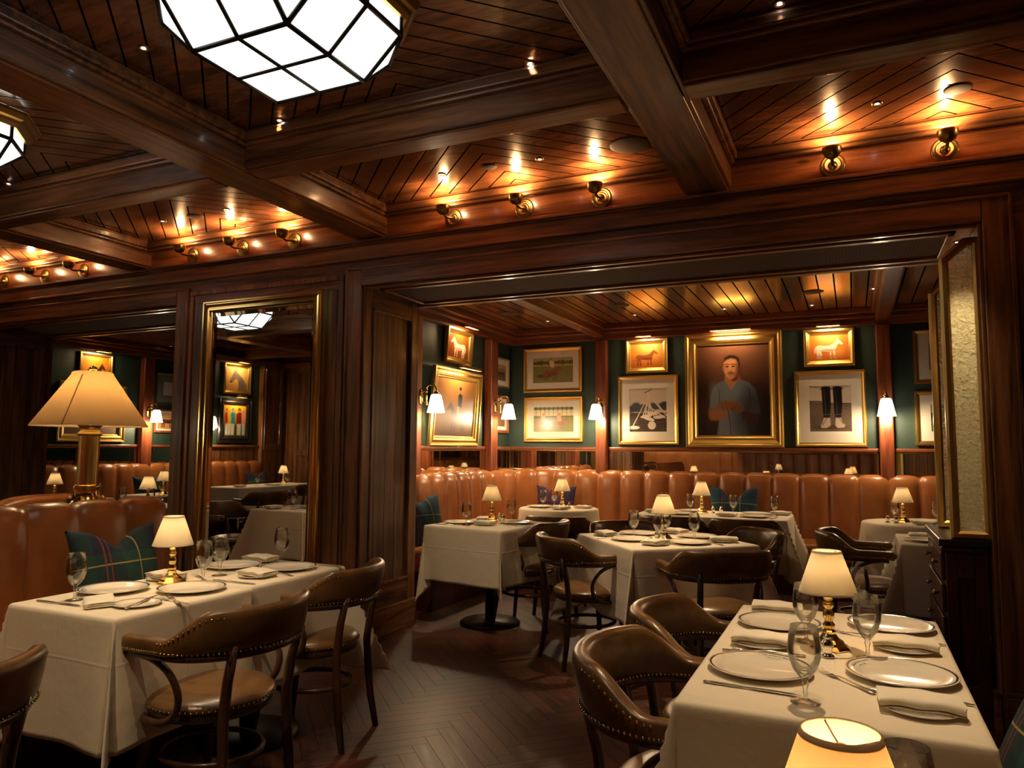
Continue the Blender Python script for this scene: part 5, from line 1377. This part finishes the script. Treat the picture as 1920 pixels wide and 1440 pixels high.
downlight(-1.627,3.915,Z0,(-1.15,4.45,.4),40,'middle one above the third bay uplights',32)
downlight(.158,3.933,Z0,(.50,4.36,1.70),12,'in the right ceiling bay',26)
downlight(-4.70,3.88,Z0,(-4.7,3.6,0),8,'left one in the second bay',50)
downlight(-4.04,3.87,Z0,(-4.2,3.6,0),8,'right one in the second bay',50)
for i,(x,y,tg,pw,an,lab) in enumerate(((-3.60,7.54,(-2.9,7.0,.76),12,40,'in the far left corner of the alcove ceiling'),(-3.035,7.55,(-2.65,7.0,.76),12,40,'left of the first alcove beam'),(-2.046,7.54,(-1.6,7.0,.76),12,40,'right of the first alcove beam'),(-1.134,7.56,(-1.1,7.0,.76),16,42,'above the portrait'),(-.325,7.69,(-.7,7.0,.76),12,40,'above the white horse painting'),(-2.55,5.45,(-2.6,5.25,.76),26,40,'above the square table beside the pier'),(-1.16,5.40,(-1.16,4.9,.76),46,44,'above the diagonal centre table'),(.20,7.1,(.45,7.0,.76),12,40,'above the round right table'),(.6,5.95,(.5,5.7,.76),12,40,'above the small table by the cabinet'),
     (-8.71,7.42,(-8.0,6.6,.76),10,44,'at the left alcove corner'),(-9.0+.3,6.2,(-8.1,5.6,.76),10,44,'over the left alcove banquette'),(-6.4,5.45,(-6.4,5.25,.76),14,44,'over the left alcove table in the opening'))):
    downlight(x,y,Z1,tg,pw,lab,an)
downlight(-4.95,2.9,Z0,(-4.95,2.8,.76),16,'reflected in the tall mirror',44)
downlight(-8.0,-.3,Z0,(-8.3,-.4,.76),16,'over the long table reflected in the tall mirror',50)
downlight(-.08,1.25,Z0,(-.08,1.4,.76),14,'over the front right table, above the picture edge',50)
def speaker(x,y,z,r,label):
    o=link('ceiling_speaker',MB().lathe([(0,-.006),(r*.9,-.006),(r,-.003),(r,0),(0,0)],32).mesh('ceiling_speaker','speaker'),None,(x,y,z));tag(o,label,'speaker','round ceiling speakers')
speaker(-1.95,3.90,Z0,.045,'small round ceiling grille in the third bay')
speaker(-1.085,3.93,Z0,.115,'large round ceiling speaker against the big beam')
speaker(.498,3.92,Z0,.06,'round ceiling speaker in the right bay')
speaker(-4.384,3.90,Z0,.06,'round ceiling speaker in the second bay')
speaker(-3.236,6.97,Z1,.11,'round ceiling speaker left of the alcove beam')
speaker(-2.03,6.98,Z1,.08,'round ceiling speaker right of the alcove beam')
speaker(-.285,7.04,Z1,.09,'round ceiling speaker in the right part of the alcove')

downlight(-1.5,-.9,Z0,(-1.5,-1.1,.76),20,'added unseen over the rear wall table left of the camera',70)  # unseen spots added over both rear tables to brighten the mirror strip reflections
downlight(.9,-.9,Z0,(.9,-1.1,.76),20,'added unseen over the rear wall table right of the camera',70)

downlight(-1.9,.55,Z0,(-2.5,1.9,.5),30,'added over the aisle, unseen, to light the front left table',50)  # row of unseen spots added to light the cloth fronts from the camera side
downlight(-.9,.45,Z0,(-.1,1.75,.6),20,'added over the nearest table, unseen, to light the front right cloth',46)
downlight(-1.5,1.3,Z0,(-2.0,2.4,.5),16,'added unseen over the aisle beside the large lantern',46)
downlight(-4.3,.9,Z0,(-3.6,2.0,1.0),14,'added unseen over the front left banquette',50)  # added spot, out of view, that brightens the front left banquette

downlight(.555,4.66,2.5,(.53,4.40,1.5),34,'added in the soffit between the hammered glass screens to brighten them',58)  # spot added here to make the glass panes brighter
for i,x in enumerate((-6.2,-4.8,-3.3)): downlight(x,-.7,Z0,(x,-1.75,1.1),44,('first','second','third')[i]+' added unseen over the rear wall banquette, behind the camera',80)  # added spots out of view, lighting the banquette that the strips reflect
downlight(.0,-.9,Z0,(0,-1.75,1.1),44,'added unseen over the middle of the rear wall banquette',80)  # one more added spot for the reflected banquette
